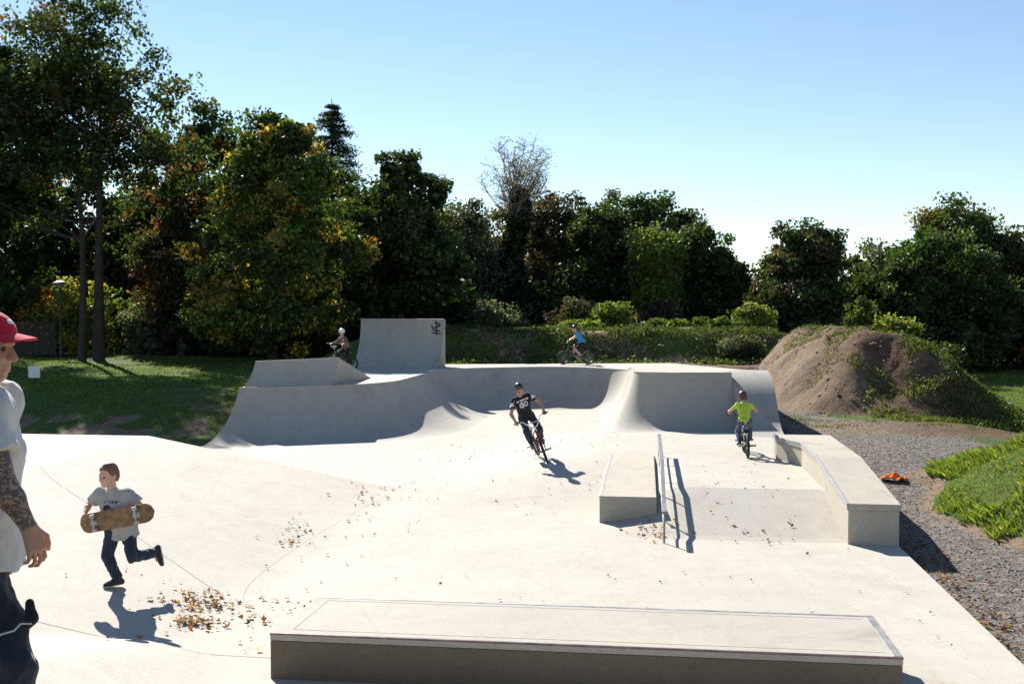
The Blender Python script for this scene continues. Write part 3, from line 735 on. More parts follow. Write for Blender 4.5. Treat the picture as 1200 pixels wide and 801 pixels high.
        for ax in range(3):
            o1, o2 = [(1, 2), (2, 0), (0, 1)][ax]
            s0 = [slice(1, -1)] * 3; s0[ax] = slice(0, -1); s1 = list(s0); s1[ax] = slice(1, None)
            E_ = np.argwhere(sg[tuple(s0)] != sg[tuple(s1)])
            if not len(E_): continue
            off = np.ones(3, int); off[ax] = 0; E_ = E_ + off; first = sg[E_[:, 0], E_[:, 1], E_[:, 2]]
            def cell(da, db):
                q = E_.copy(); q[:, o1] -= da; q[:, o2] -= db; return idg[q[:, 0], q[:, 1], q[:, 2]]
            Q = np.stack([cell(1, 1), cell(0, 1), cell(0, 0), cell(1, 0)], 1); Q[~first] = Q[~first][:, ::-1]; Fs.append(Q)
        Fa = np.concatenate(Fs); Fa = Fa[(Fa >= 0).all(1)]
        return np_mesh(name, V, Fa, mat, parent, cols=None if colfn is None else colfn(V))

def folds(amp, f, seed):
    return lambda x, y, z: amp * fbm(x * f, y * f, z * f * .6, 3, seed)

def hand(F, w, d, n, t, s, curl, thumb_in=.5):
    """w wrist, d towards the fingers, n the way the palm faces, t the thumb side"""
    d = unit(d); n = unit(A3(n) - d * (A3(n) @ d)); t = unit(A3(t) - d * (A3(t) @ d) - n * (A3(t) @ n)); w = A3(w); k = .003 * s
    for o, ln in ((.030, .085), (.010, .090), (-.010, .087), (-.028, .079)):
        F.cap(w + t * o * .5 * s, w + (d * ln + t * o) * s, .017 * s, .0125 * s, k=.012 * s)
    for o, ln, fl in ((.031, .085, (.042, .026, .02)), (.0105, .090, (.046, .03, .022)), (-.0105, .087, (.043, .028, .021)), (-.0305, .079, (.034, .021, .018))):
        p = w + (d * ln + t * o) * s; a = 0
        for L, c, r0 in zip(fl, curl, (.0088, .0082, .0074)):
            a += c; q = p + (d * math.cos(a) + n * math.sin(a) + t * o * (1.0 if abs(o) > .02 else .6)) * L * s; F.cap(p, q, r0 * s, r0 * .9 * s, k=k); p = q
    p = w + (d * .022 + t * .026) * s; a1 = unit(d * .75 + t * .75 + n * .35 * thumb_in); q = p + a1 * .048 * s
    F.cap(p, q, .0155 * s, .0115 * s, k=.01 * s); a2 = unit(d * .9 + t * .2 + n * .8 * thumb_in); r_ = q + a2 * .033 * s; F.cap(q, r_, .011 * s, .0095 * s, k=k)
    a3 = unit(d * .9 + n * 1.0 * thumb_in); F.cap(r_, r_ + a3 * .024 * s, .0098 * s, .008 * s, k=k)

def person(name, label, loc, J, s, col, h=.009, rot=None, skin='skin', shirt=None, pants=None, shoe=None, hair=None, helmet=None, sleeve=.55, pant_t=.93, shorts=False,
           shirt_loose=.02, leg_loose=.022, hem=-.04, group=None, seed=0, tattoo=None, printfn=None, hs=None, cap=None, sleeve_r=.055, ankle_r=.05):
    root = empty(name, loc, label=label, cat='person', group=group)
    if rot is not None: root.rotation_euler = rot
    hs = s if hs is None else hs
    J = {k: A3(v) for k, v in J.items()}; shirt_loose *= s; leg_loose *= s
    pel, ch, nk = J['pelvis'], J['chest'], J['neck']; lat = unit(J['shL'] - J['shR']); latp = unit(J['hipL'] - J['hipR'])
    hc = J['head']; f = unit(J['hf']); u = unit(A3(J['hu']) - f * (A3(J['hu']) @ f)); l = np.cross(u, f)
    H = lambda a, b, c: hc + (f * a + l * b + u * c) * hs
    F = Field(h, .025 * s)
    def torso(F, g, top=True):
        wst = pel * .55 + ch * .45
        F.cap(J['hipR'], J['hipL'], .095 * s + g, k=.03 * s)
        for sg_ in (-1, 1):
            F.cap(pel + latp * sg_ * .05 * s, wst + lat * sg_ * .045 * s, .098 * s + g, .09 * s + g, k=.04 * s)
            F.cap(wst + lat * sg_ * .045 * s, ch + lat * sg_ * .055 * s, .09 * s + g, .105 * s + g, k=.04 * s)
            F.cap(ch + lat * sg_ * .055 * s, (J['shR'] if sg_ < 0 else J['shL']) - lat * sg_ * .03 * s, .10 * s + g, .062 * s + g, k=.04 * s)
        F.cap(J['shR'], J['shL'], .058 * s + g, k=.04 * s); F.cap(ch, nk, .085 * s + g, .055 * s + g, k=.03 * s)
    torso(F, 0)
    F.cap(nk, H(-.02, 0, -.05), .056 * s, .052 * hs, k=.02 * s)
    ax3 = (f, l, u); kk = .02 * hs
    F.ell(H(-.012, 0, .028), A3((.098, .076, .092)) * hs, ax3, k=kk); F.ell(H(.026, 0, -.04), A3((.068, .058, .078)) * hs, ax3, k=kk)
    F.cap(H(.062, -.012, -.098), H(.062, .012, -.098), .019 * hs, k=kk); F.cap(H(.082, -.03, .022), H(.082, .03, .022), .013 * hs, k=.012 * hs)
    for sg_ in (-1, 1):
        F.ell(H(.062, .036 * sg_, -.03), A3((.026, .022, .024)) * hs, ax3, k=.014 * hs); F.ell(H(-.012, .078 * sg_, -.012), A3((.022, .010, .032)) * hs, ax3, k=.008 * hs)
        F.carve(H(.104, .031 * sg_, .0), .019 * hs, .01 * hs)
    F.cap(H(.090, 0, .012), H(.111, 0, -.030), .008 * hs, .0125 * hs, k=.009 * hs); F.cap(H(.098, -.012, -.034), H(.098, .012, -.034), .008 * hs, k=.007 * hs)
    F.cap(H(.087, -.018, -.062), H(.087, .018, -.062), .0068 * hs, k=.005 * hs); F.cap(H(.085, -.015, -.076), H(.085, .015, -.076), .0075 * hs, k=.005 * hs)
    for S_ in 'RL':
        sh, el, wr_ = J['sh' + S_], J['el' + S_], J['wr' + S_]
        F.cap(sh, el, .052 * s, .039 * s, k=.025 * s); md = el * .7 + wr_ * .3; F.cap(el, md, .040 * s, .041 * s, k=.02 * s); F.cap(md, wr_, .041 * s, .026 * s, k=.02 * s)
        hand(F, wr_, J['hd' + S_], J['hn' + S_], J['ht' + S_], .92 * s, J['curl' + S_] if 'curl' + S_ in J else (.35, .45, .35))
        hp, kn, an = J['hip' + S_], J['kn' + S_], J['an' + S_]
        F.cap(hp, kn, .082 * s, .053 * s, k=.03 * s); cf = kn * .65 + an * .35 + unit(kn - J['toe' + S_]) * 0; F.cap(kn, cf, .052 * s, .052 * s, k=.02 * s); F.cap(cf, an, .052 * s, .034 * s, k=.02 * s)
        F.cap(an, an + (J['toe' + S_] - an) * .6, .032 * s, .026 * s, k=.02 * s)
    colfn = None
    if tattoo: colfn = lambda V: np.repeat((np.clip(1 - np.abs(((V - tattoo[0]) @ unit(tattoo[1] - tattoo[0])) - .5 * np.linalg.norm(tattoo[1] - tattoo[0])) / (.5 * np.linalg.norm(tattoo[1] - tattoo[0])), 0, 1) > .02)[:, None] * (np.linalg.norm(np.cross(V - tattoo[0], unit(tattoo[1] - tattoo[0])), axis=1) < .08)[:, None], 3, 1).astype(float)
    F.mesh('body', col[skin], root, colfn)
    # eyes
    for sg_ in (-1, 1): MB().lathe([(.0001, -.0095 * hs), (.0067 * hs, -.0067 * hs), (.0095 * hs, 0), (.0067 * hs, .0067 * hs), (.0001, .0095 * hs)], 10, c=tuple(H(.082, .031 * sg_, .002))).build('eye', M['eye'], root, smooth=80)
    if shirt:
        G = Field(h, .03 * s); g = shirt_loose; wst = pel * .55 + ch * .45
        for sg_ in (-1, 1):
            G.cap(wst + lat * sg_ * .05 * s, ch + lat * sg_ * .06 * s, .098 * s + g, .108 * s + g, k=.04 * s)
            G.cap(ch + lat * sg_ * .055 * s, (J['shR'] if sg_ < 0 else J['shL']) - lat * sg_ * .03 * s, .10 * s + g, .062 * s + g * .7, k=.04 * s)
            down = unit(pel - ch); e_ = pel + down * (-hem) * s + latp * sg_ * .062 * s
            G.cap(wst + lat * sg_ * .05 * s, e_, .098 * s + g, .110 * s + g * 1.5, k=.03 * s, flat=True)
        down = unit(pel - ch); G.cap(wst, pel + down * (-hem) * s, .098 * s + g, .108 * s + g * 1.3, k=.03 * s, flat=True)
        G.cap(J['shR'], J['shL'], .060 * s + g * .6, k=.04 * s); G.cap(ch, nk * .8 + ch * .2, .09 * s + g, .062 * s + g * .5, k=.03 * s)
        for S_ in 'RL':
            sh, el, wr_ = J['sh' + S_], J['el' + S_], J['wr' + S_]
            if sleeve <= 1: G.cap(sh, sh + (el - sh) * sleeve, .058 * s + g * .6, sleeve_r * s + g * .9, k=.02 * s, flat=True)
            else: G.cap(sh, el, .058 * s + g * .6, .05 * s + g * .6, k=.02 * s); G.cap(el, el + (wr_ - el) * (sleeve - 1), .05 * s + g * .6, .04 * s + g * .5, k=.02 * s, flat=True)
        G.rough(folds(.014 * s, 12 / s, seed)); G.mesh('shirt', col[shirt], root, printfn)
    if pants:
        G = Field(h, .025 * s); g = leg_loose; up_ = unit(ch - pel)
        G.cap(J['hipR'], J['hipL'], .098 * s + g * .6, k=.03 * s)
        for sg_ in (-1, 1): G.cap(pel + latp * sg_ * .05 * s, pel + up_ * .10 * s + latp * sg_ * .045 * s, .10 * s + g * .5, .095 * s + g * .4, k=.03 * s, flat=True)
        for S_ in 'RL':
            hp, kn, an = J['hip' + S_], J['kn' + S_], J['an' + S_]
            if shorts: G.cap(hp, hp + (kn - hp) * .88, .086 * s + g, .075 * s + g, k=.03 * s, flat=True)
            else: G.cap(hp, kn, .086 * s + g, .058 * s + g, k=.03 * s); G.cap(kn, kn + (an - kn) * pant_t, .058 * s + g, ankle_r * s + g, k=.02 * s, flat=True)
        G.rough(folds(.015 * s, 14 / s, seed + 3)); G.mesh('trousers' if not shorts else 'shorts', col[pants], root)
    if shoe:
        for S_ in 'RL':
            an, to = J['an' + S_], J['toe' + S_]; fd = unit(to - an * 1 + 0); fw = to - an; dn = J.get('dn' + S_, A3((0, 0, -1))); dn = unit(dn); fw = unit(fw - dn * (fw @ dn)); sd = np.cross(dn, fw)
            heel = an - fw * .045 * s + dn * .045 * s; ball = an + fw * .115 * s + dn * .05 * s; tip = an + fw * .165 * s + dn * .052 * s
            G = Field(min(h, .007), .02 * s); G.cap(heel, an - dn * .02 * s, .042 * s, .044 * s).cap(heel, ball, .042 * s, .044 * s).cap(ball, tip, .044 * s, .036 * s).cap(an, ball, .044 * s, .04 * s, k=.02 * s)
            G.cut(an + dn * .066 * s, dn); so = G.mesh('shoe', col[shoe], root)
            G2 = Field(min(h, .007), .02 * s); G2.cap(heel, ball, .046 * s, .048 * s).cap(ball, tip, .048 * s, .040 * s); G2.cut(an + dn * .080 * s, dn); G2.cut(an + dn * .062 * s, -dn); G2.mesh('sole', M['sole'], so)
    if hair:
        G = Field(min(h, .006), .015 * hs); G.ell(H(-.018, 0, .038), A3((.104, .084, .095)) * hs, ax3); G.ell(H(-.055, 0, -.01), A3((.065, .078, .085)) * hs, ax3)
        G.cut(H(.066, 0, .075), f * .8 - u * .62); G.cut(H(.012, 0, .0), f * .75 - u * .9); G.rough(folds(.010 * hs, 38, 3)); G.mesh('hair', col[hair], root)
    if helmet:
        G = Field(min(h, .006), .01 * hs); G.ell(H(-.010, 0, .036), A3((.124, .102, .112)) * hs, ax3); G.cut(H(0, 0, .022), -u + f * -.12); hm = G.mesh('helmet', col[helmet], root)
        st = [H(.03, .088, .03), H(.035, .075, -.05), H(.045, .0, -.122), H(.035, -.075, -.05), H(.03, -.088, .03)]; MB().tube([tuple(q) for q in st], .005, 5).build('strap', M['rubber'], hm)
    return root, H, (f, l, u)

C_ = {'skin': skin_mat('fair skin', (.56, .33, .235)), 'skin_tan': skin_mat('tanned skin', (.45, .255, .17)), 'skin_tattoo': skin_mat('tattooed skin', (.42, .215, .145), True),
      'grey_tee': cloth('heather grey jersey', (.34, .335, .33), printcol=(.04, .045, .055)), 'white_tee': cloth('off-white jersey', (.50, .49, .47)), 'black_tee': cloth('black jersey', (.016, .016, .018), printcol=(.62, .62, .63)),
      'lime_tee': cloth('lime jersey', (.46, .60, .05)), 'blue_tee': cloth('bright blue jersey', (.03, .26, .62)), 'brown_top': cloth('brown jersey', (.16, .105, .085)),
      'jeans': cloth('blue denim', (.026, .036, .056), .3), 'jeans_dark': cloth('dark denim', (.018, .022, .034), .3), 'jeans_mid': cloth('washed denim', (.075, .105, .16), .25), 'black_cloth': cloth('black cloth', (.014, .014, .016)),
      'shoe_dark': plain('dark suede', (.03, .028, .027), .85), 'shoe_grey': plain('grey brown suede', (.13, .11, .09), .85), 'hair': M['hair'], 'hair_light': plain('light brown hair', (.15, .075, .035), .6, 0, 90, .5, .5),
      'helmet_black': plain('black helmet shell', (.02, .021, .024), .3, coat=.3), 'helmet_white': M['white_plastic'], 'helmet_red': plain('maroon helmet shell', (.10, .015, .015), .35, coat=.3), 'cap_red': cloth('red cotton twill', (.50, .012, .035), .08)}

# ---- boy running with a skateboard on the left bank
kx, ky = uv2w(-5.49, 10.5); kz = float(floor_z(-5.49, 10.5))
def tee_print(V):
    m = (np.abs(V[:, 0] - .0) < .085) & (V[:, 1] < -.03) & (np.abs(V[:, 2] - .93) < .012) & (vnoise(V[:, 0] * 90, V[:, 2] * 40, 0, 61) > -.2)
    e = (((V[:, 0] + .05) / .05) ** 2 + ((V[:, 2] - .845) / .055) ** 2 < 1) & (V[:, 1] < -.03) & (((V[:, 0] + .03) / .025) ** 2 + ((V[:, 2] - .83) / .03) ** 2 > 1)
    return np.repeat((m | e)[:, None], 3, 1).astype(float)
Jk = dict(pelvis=(.03, .06, .63), chest=(0, 0, .90), neck=(-.02, -.03, 1.045), head=(-.045, -.07, 1.20), hf=(-.45, -.87, -.08), hu=(0, -.1, 1),
          shR=(-.165, .02, .985), elR=(-.315, .10, .865), wrR=(-.305, -.06, .785), shL=(.145, -.02, .99), elL=(.285, .02, .835), wrL=(.22, -.10, .715),
          hdR=(-.02, -.6, -.5), hnR=(1, -.1, -.2), htR=(.1, -.6, .8), curlR=(.9, .8, .6), hdL=(-.5, -.7, -.1), hnL=(-.1, -.35, .9), htL=(.3, -.3, -.1), curlL=(.6, .9, .7),
          hipR=(-.045, .04, .60), hipL=(.105, .07, .60), knR=(-.085, -.03, .345), anR=(-.005, .05, .085), toeR=(-.10, -.06, .045), knL=(.19, -.06, .345), anL=(.345, .20, .335), toeL=(.39, .17, .20), dnL=(.75, .45, .1))
person('person', 'boy in grey t-shirt and jeans running down the bank with a skateboard', (kx, ky, kz), Jk, .81, C_, h=.0085, shirt='grey_tee', pants='jeans', shoe='shoe_dark', hair='hair_light', sleeve=.62, hem=-.12, leg_loose=.012, shirt_loose=.034, seed=3, hs=.98, printfn=tee_print, ankle_r=.055)

# skateboard held across the front
def skateboard(name, label, loc, rot):
    root = empty(name, loc, rot, label=label, cat='skateboard')
    n_, L, W = 40, .39, .10; top, v, f = [], [], []
    for i in range(n_ + 1):
        t = -1 + 2 * i / n_; x = t * L; w = W * math.sqrt(max(1e-4, 1 - max(0, (abs(x) - (L - W)) / W) ** 2)); z = .10 * max(0, (abs(x) - .27)) * 2.6 * (abs(x) - .20) / .12
        for k in range(5):
            y = w * (-1 + 2 * k / 4); v.append((x, y, z + .008 * (abs(y) / W) ** 2))
    m_ = len(v); v += [(x, y, z + .011) for x, y, z in v]
    for i in range(n_):
        for k in range(4):
            a = i * 5 + k; f += [(a, a + 1, a + 6, a + 5), (m_ + a, m_ + a + 5, m_ + a + 6, m_ + a + 1)]
    for i in range(n_):
        for k in (0, 4): a = i * 5 + k; f.append((a, a + 5, m_ + a + 5, m_ + a))
    for i in (0, n_):
        for k in range(4): a = i * 5 + k; f.append((a, a + 1, m_ + a + 1, m_ + a))
    MB().raw(v, f).build('deck', plain('scratched maple ply', (.20, .115, .05), .7, 0, 14, .6, .2), root, smooth=40)
    for sx in (-1, 1):
        tr = MB().box(sx * .22 - .035, sx * .22 + .035, -.028, .028, -.012, -.002).tube([(sx * .22, -.065, -.038), (sx * .22, .065, -.038)], .011, 8).tube([(sx * .22, 0, -.01), (sx * .22 + sx * -.02, 0, -.04)], [.022, .016], 8).build('truck', M['steel'], root, smooth=40)
        for sy in (-1, 1): MB().lathe([(.008, -.016), (.022, -.016), (.026, -.010), (.026, .010), (.022, .016), (.008, .016)], 16, 'y', (sx * .22, sy * .072, -.038)).build('wheel', plain('worn white urethane', (.38, .36, .33), .6), tr, smooth=40)
    return root
skateboard('skateboard', 'worn wooden skateboard carried by the running boy, wheels outward', (kx + .075, ky - .205, kz + .775), (R(-90), R(-10.5), 0))

# ---- man at the edge of the platform
mx, my, mz = -1.92, 3.86, 1.37
Jm = dict(pelvis=(-.015, .0, .97), chest=(-.01, 0, 1.31), neck=(.0, 0, 1.51), head=(.005, .01, 1.675), hf=(.995, .02, -.09), hu=(.09, 0, 1),
          shR=(.085, -.165, 1.445), elR=(.178, -.215, 1.205), wrR=(.258, -.215, 1.065), shL=(-.02, .185, 1.455), elL=(-.10, .25, 1.16), wrL=(-.05, .25, .93),
          hdR=(.30, .02, -.95), hnR=(-.75, .50, -.25), htR=(.45, .75, .1), curlR=(.35, .7, .5), hdL=(.2, 0, -1), hnL=(-.2, -1, 0), htL=(1, 0, .2), curlL=(.4, .5, .4),
          hipR=(-.01, -.085, .92), hipL=(-.03, .085, .92), knR=(.155, -.095, .55), anR=(.06, -.095, .085), toeR=(.20, -.11, .035), knL=(-.16, .10, .50), anL=(-.38, .10, .13), toeL=(-.27, .11, .04))
mroot, Hm, axm = person('person', 'man in red cap, pale t-shirt and dark jeans with a tattooed arm', (mx, my, mz), Jm, 1.0, C_, h=.0046, skin='skin_tattoo', shirt='white_tee', pants='jeans_dark', shoe='shoe_dark', hair='hair', sleeve=.56, hem=-.085,
    shirt_loose=.022, leg_loose=.012, sleeve_r=.068, tattoo=(A3((.13, -.2, 1.34)), A3((.262, -.215, 1.06))), seed=11, hs=1.0)
f, l, u = axm
G = Field(.005, .012); G.ell(Hm(-.008, 0, .05), (.117, .094, .092), (f, l, u)); G.cut(Hm(0, 0, .056), -u)
capo = G.mesh('cap', C_['cap_red'], mroot)
bv, bf = [], []
for i in range(13):
    a = -1.15 + 2.3 * i / 12
    for k in range(6):
        r_ = k / 5; x = .085 * math.cos(a * .85) + .085 * r_ * math.cos(a * .55) * (1 - .25 * abs(a / 1.15) ** 3); y = .088 * math.sin(a) * (1 + .0 * r_); bv.append(tuple(Hm(x + .01, y, .064 - .012 * r_ - .022 * (y / .09) ** 2)))
nb = len(bv); bv += [tuple(A3(p) - u * .005) for p in bv]
for i in range(12):
    for k in range(5): q = i * 6 + k; bf += [(q, q + 6, q + 7, q + 1), (nb + q, nb + q + 1, nb + q + 7, nb + q + 6)]
for i in range(12): bf.append((i*6+5, i*6+11, nb+i*6+11, nb+i*6+5))
MB().raw(bv, bf).build('brim', C_['cap_red'], capo, smooth=50)
pv = [tuple(Hm(.075 + .034 * math.cos(b) , .03 * math.sin(b), .095 + .028 * math.cos(b) * -1)) for b in np.linspace(0, 6.28, 10)[:-1]]
bt = MB().lathe([(.0001, .008), (.006, .006), (.008, 0)], 10, c=tuple(Hm(-.008, 0, .142))).build('button', C_['cap_red'], capo, smooth=60)
G = Field(.005, .01); G.ell(Hm(.082, 0, .096), (.010, .028, .02), (f * .8 + u * .6, l, u * .8 - f * .6)); G.mesh('badge', plain('white embroidery', (.7, .7, .7), .8), capo)
# dark pouch hanging at the thigh on a pale cord
po = empty('belt_pouch', (mx + .212, my - .13, mz + .745), label='small black pouch on a pale cord at the man in the red cap', cat='pouch')
G = Field(.005, .02); G.cap((.006, 0, .035), (.010, 0, -.02), .015, .021).cap((.010, 0, -.02), (-.002, 0, -.045), .021, .014); G.mesh('bag', C_['black_cloth'], po)
MB().tube([(.025, -.03, -.03), (-.01, -.035, -.028), (-.03, -.045, -.05), (-.07, -.055, -.06), (-.11, -.05, -.085), (-.13, -.04, -.11)], .0035, 6).build('cord', plain('pale cord', (.5, .5, .48), .7), po, smooth=60)

# ---- bicycles
def bike(name, label, mtx, Rw=.25, wb=.94, col='paint', bar_z=.93, bar_w=.35, seat=(-.30, .60), steer=0.0, paint=(.05, .05, .055), riser=True, barcol='chrome', pegs=True):
    root = empty(name, label=label, cat='bicycle'); root.matrix_world = mtx
    pm = plain('bicycle paint ' + name, paint, .35, .2, coat=.4); hb = wb / 2; bb = (-.06, 0, Rw + .03); hx = hb - .13; ht, hbz = (hx - .035, 0, Rw * 2 + .17), (hx, 0, Rw * 2 + .05)
    st = (seat[0] + .04, 0, seat[1] - .12)
    fr = MB(); T_ = lambda a, b, r: fr.tube([a, b], r, 8)
    T_(hbz, bb, .02); T_(ht, st, .016); T_(bb, st, .015); T_(hbz, ht, .021)
    for sy in (-1, 1): T_((bb[0], sy * .03, bb[2]), (-hb, sy * .055, Rw), .010); T_((st[0], sy * .02, st[2] - .02), (-hb, sy * .055, Rw), .008)
    fr.build('frame', pm, root, smooth=50)
    MB().tube([st, (seat[0] + .02, 0, seat[1] - .02)], .012, 8).build('seat_post', M['dark_metal'], root)
    G = Field(.008, .02); G.cap((seat[0] - .08, -.035, seat[1]), (seat[0] - .08, .035, seat[1]), .035).cap((seat[0] - .07, 0, seat[1]), (seat[0] + .14, 0, seat[1] - .005), .04, .016).cut((seat[0], 0, seat[1] - .03), (0, 0, -1)); G.mesh('saddle', M['rubber'], root)
    def wheel(x, par, nm='wheel'):
        w = empty(nm, (x, 0, Rw)); w.parent = par
        ring = lambda r: [(r * math.cos(a), 0, r * math.sin(a)) for a in np.linspace(0, 2 * math.pi, 33)[:-1]]
        MB().tube(ring(Rw - .025), .025, 8, closed=True).build('tyre', M['rubber'], w, smooth=60)
        MB().tube(ring(Rw - .055), .012, 6, closed=True).build('rim', M['dark_metal'], w, smooth=60)
        sp = MB()
        for k in range(18): a = k * 2 * math.pi / 18; a2 = a + .35 * (-1) ** k; sp.tube([(.022 * math.cos(a2), .025 * (-1) ** k, .022 * math.sin(a2)), ((Rw - .055) * math.cos(a), 0, (Rw - .055) * math.sin(a))], .0022, 4)
        sp.build('spokes', M['steel'], w); MB().tube([(0, -.06, 0), (0, .06, 0)], .016, 10).build('hub', M['dark_metal'], w, smooth=50)
        for sy in (-1, 1) if pegs else (): MB().tube([(0, sy * .17, 0), (0, sy * .062, 0)], .018, 8).build('peg', M['steel'], w, smooth=50)
        return w
    wheel(-hb, root)
    fk = empty('steering', (hx, 0, 0)); fk.parent = root; fk.rotation_euler = (0, 0, steer)
    o = MB(); dx = hb - hx
    for sy in (-1, 1): o.tube([(0, sy * .02, hbz[2] - .02), (.02, sy * .055, hbz[2] - .05), (dx, sy * .058, Rw)], [.014, .014, .010], 8)
    o.tube([(0, -.055, hbz[2] - .03), (0, .055, hbz[2] - .03)], .014, 8); o.build('fork', pm, fk, smooth=50)
    zc = ht[2] + .05; o = MB(); o.tube([(-.035, 0, ht[2]), (-.04, 0, zc + .02)], .016, 8).tube([(-.045, 0, zc + .02), (.01, 0, zc + .02)], .02, 8)
    if riser:
        o.tube([(.01, -bar_w, bar_z), (.01, -.19, bar_z - .01), (.02, -.05, zc + .02), (.02, .05, zc + .02), (.01, .19, bar_z - .01), (.01, bar_w, bar_z)], .011, 8); o.tube([(.015, -.15, bar_z - .09), (.015, .15, bar_z - .09)], .009, 8)
    else: o.tube([(-.02, -bar_w, bar_z), (.01, -.10, zc + .03), (.01, .10, zc + .03), (-.02, bar_w, bar_z)], .011, 8)
    hbr = o.build('handlebar', M[barcol], fk, smooth=50)
    for sy in (-1, 1): MB().tube([(.01 if riser else -.02, sy * (bar_w - .11), bar_z), (.01 if riser else -.02, sy * (bar_w + .01), bar_z)], .017, 8).build('grip', M['rubber'], hbr, smooth=50)
    wheel(dx, fk)
    cr = MB().lathe([(.0, -.003), (.07, -.003), (.07, .003), (.0, .003)], 20, 'y', (bb[0], -.05, bb[2])).build('chainring', M['steel'], root)
    ch_ = MB().tube([(bb[0], -.05, bb[2] + .068), (-hb, -.05, Rw + .032), (-hb - .03, -.05, Rw), (-hb, -.05, Rw - .032), (bb[0], -.05, bb[2] - .068)], .006, 5).build('chain', M['dark_metal'], root)
    for sg_ in (-1, 1):
        c = MB().tube([(bb[0], sg_ * .06, bb[2]), (bb[0] - sg_ * .16, sg_ * .075, bb[2] - .02 * sg_)], .010, 6).build('crank', M['steel'], root, smooth=50)
        MB().box(bb[0] - sg_ * .16 - .045, bb[0] - sg_ * .16 + .045, sg_ * .085 if sg_ > 0 else -.18, .18 if sg_ > 0 else -.085, bb[2] - .02 * sg_ - .012, bb[2] - .02 * sg_ + .012).build('pedal', M['rubber'], c, bevel=.003)
    return root

def pose(x, y, z, yaw, lean=0.0, pitch=0.0, k=1.0): return Matrix.Translation((x, y, z)) @ Matrix.Scale(k, 4) @ Matrix.Rotation(yaw, 4, 'Z') @ Matrix.Rotation(lean, 4, 'X') @ Matrix.Rotation(pitch, 4, 'Y')
def rider(name, label, mtx, J, s, **kw):
    r_ = person(name, label, (0, 0, 0), J, s, C_, **kw)[0]; r_.matrix_world = mtx; return r_
GRIP = dict(hdR=(.85, 0, -.5), hnR=(-.3, 0, -1), htR=(.1, 1, 0), hdL=(.85, 0, -.5), hnL=(-.3, 0, -1), htL=(.1, -1, 0), curlR=(.9, 1.1, .8), curlL=(.9, 1.1, .8))

# rider leaning into a turn in the middle of the floor (x forward, y left in bike space)
mt = pose(.60, 20.15, .0, R(-79), R(21), 0, .94); zc_ = float(floor_z(*w2uv(.66, 19.8))); mt = Matrix.Translation((0, 0, zc_)) @ mt
bike('bicycle', 'bicycle leaning into a turn on the open floor with chrome handlebar', mt, paint=(.16, .015, .02), steer=R(-10))
def seven(V):
    q = (V[:, 0] > .0) & (np.abs(V[:, 1]) < .13)
    a = q & (np.abs(V[:, 2] - 1.285) < .017) & (vnoise(V[:, 1] * 55, V[:, 2] * 30, 0, 71) > -.3)
    y, z = V[:, 1], V[:, 2] - 1.195
    b = q & (np.abs(y) < .10) & (np.abs(z) < .062) & ((np.abs(((y - .05) / .042) ** 2 + (z / .055) ** 2 - .65) < .38) | (np.abs(((y + .045) / .045) ** 2 + ((z + .005) / .055) ** 2 - .6) < .4) | (np.abs(y + .02) < .012))
    sl_ = (np.abs(np.abs(V[:, 1]) - .235) < .045) & (np.abs(V[:, 2] - 1.275) < .035)
    return np.repeat((a | b | sl_)[:, None], 3, 1).astype(float)
Jc = dict(pelvis=(-.17, 0, .92), chest=(-.02, 0, 1.20), neck=(.04, 0, 1.385), head=(.10, .03, 1.525), hf=(.95, .3, -.12), hu=(.1, 0, 1),
          shR=(.02, -.145, 1.325), elR=(.09, -.31, 1.11), wrR=(.255, -.305, .965), shL=(.02, .145, 1.325), elL=(.10, .33, 1.12), wrL=(.255, .305, .965),
          hipR=(-.17, -.085, .90), hipL=(-.17, .085, .90), knR=(.09, -.14, .66), anR=(.06, -.13, .375), toeR=(.16, -.14, .33), knL=(-.01, .15, .60), anL=(-.24, .13, .365), toeL=(-.13, .14, .315), **GRIP)
rider('person', 'rider in black t-shirt with white print, jeans and black helmet, turning', mt, Jc, .87, h=.009, skin='skin_tan', shirt='black_tee', pants='jeans', shoe='shoe_grey', hair='hair', helmet='helmet_black', sleeve=.62, hem=-.06, seed=21, shirt_loose=.012, sleeve_r=.045, printfn=seven, leg_loose=.014)

# child in lime shirt seen from behind
mt = Matrix.Translation((0, 0, .4)) @ pose(4.36, 19.85, 0, R(84), R(-3), 0, .95)
bike('bicycle', 'small black bicycle under the child in the lime shirt', mt, Rw=.235, wb=.86, bar_z=.84, bar_w=.30, seat=(-.27, .50), steer=R(-12), barcol='dark_metal')
Jy = dict(pelvis=(-.20, 0, .69), chest=(-.07, 0, .90), neck=(-.01, 0, 1.035), head=(.03, -.01, 1.14), hf=(1, -.1, -.1), hu=(.1, 0, 1),
          shR=(-.035, -.115, .985), elR=(.03, -.26, .86), wrR=(.16, -.26, .865), shL=(-.035, .115, .985), elL=(.03, .27, .86), wrL=(.16, .25, .865),
          hipR=(-.20, -.07, .68), hipL=(-.20, .07, .68), knR=(.05, -.12, .56), anR=(.06, -.12, .345), toeR=(.14, -.125, .30), knL=(-.08, .13, .48), anL=(-.25, .12, .30), toeL=(-.16, .13, .245), **GRIP)
rider('person', 'child in lime t-shirt, jeans and maroon helmet riding towards the quarter pipe', mt, Jy, .68, h=.009, shirt='lime_tee', pants='jeans_mid', shoe='shoe_dark', helmet='helmet_red', hair='hair', sleeve=.55, hem=-.05, seed=31, shirt_loose=.012, sleeve_r=.045, hs=.88, leg_loose=.014)

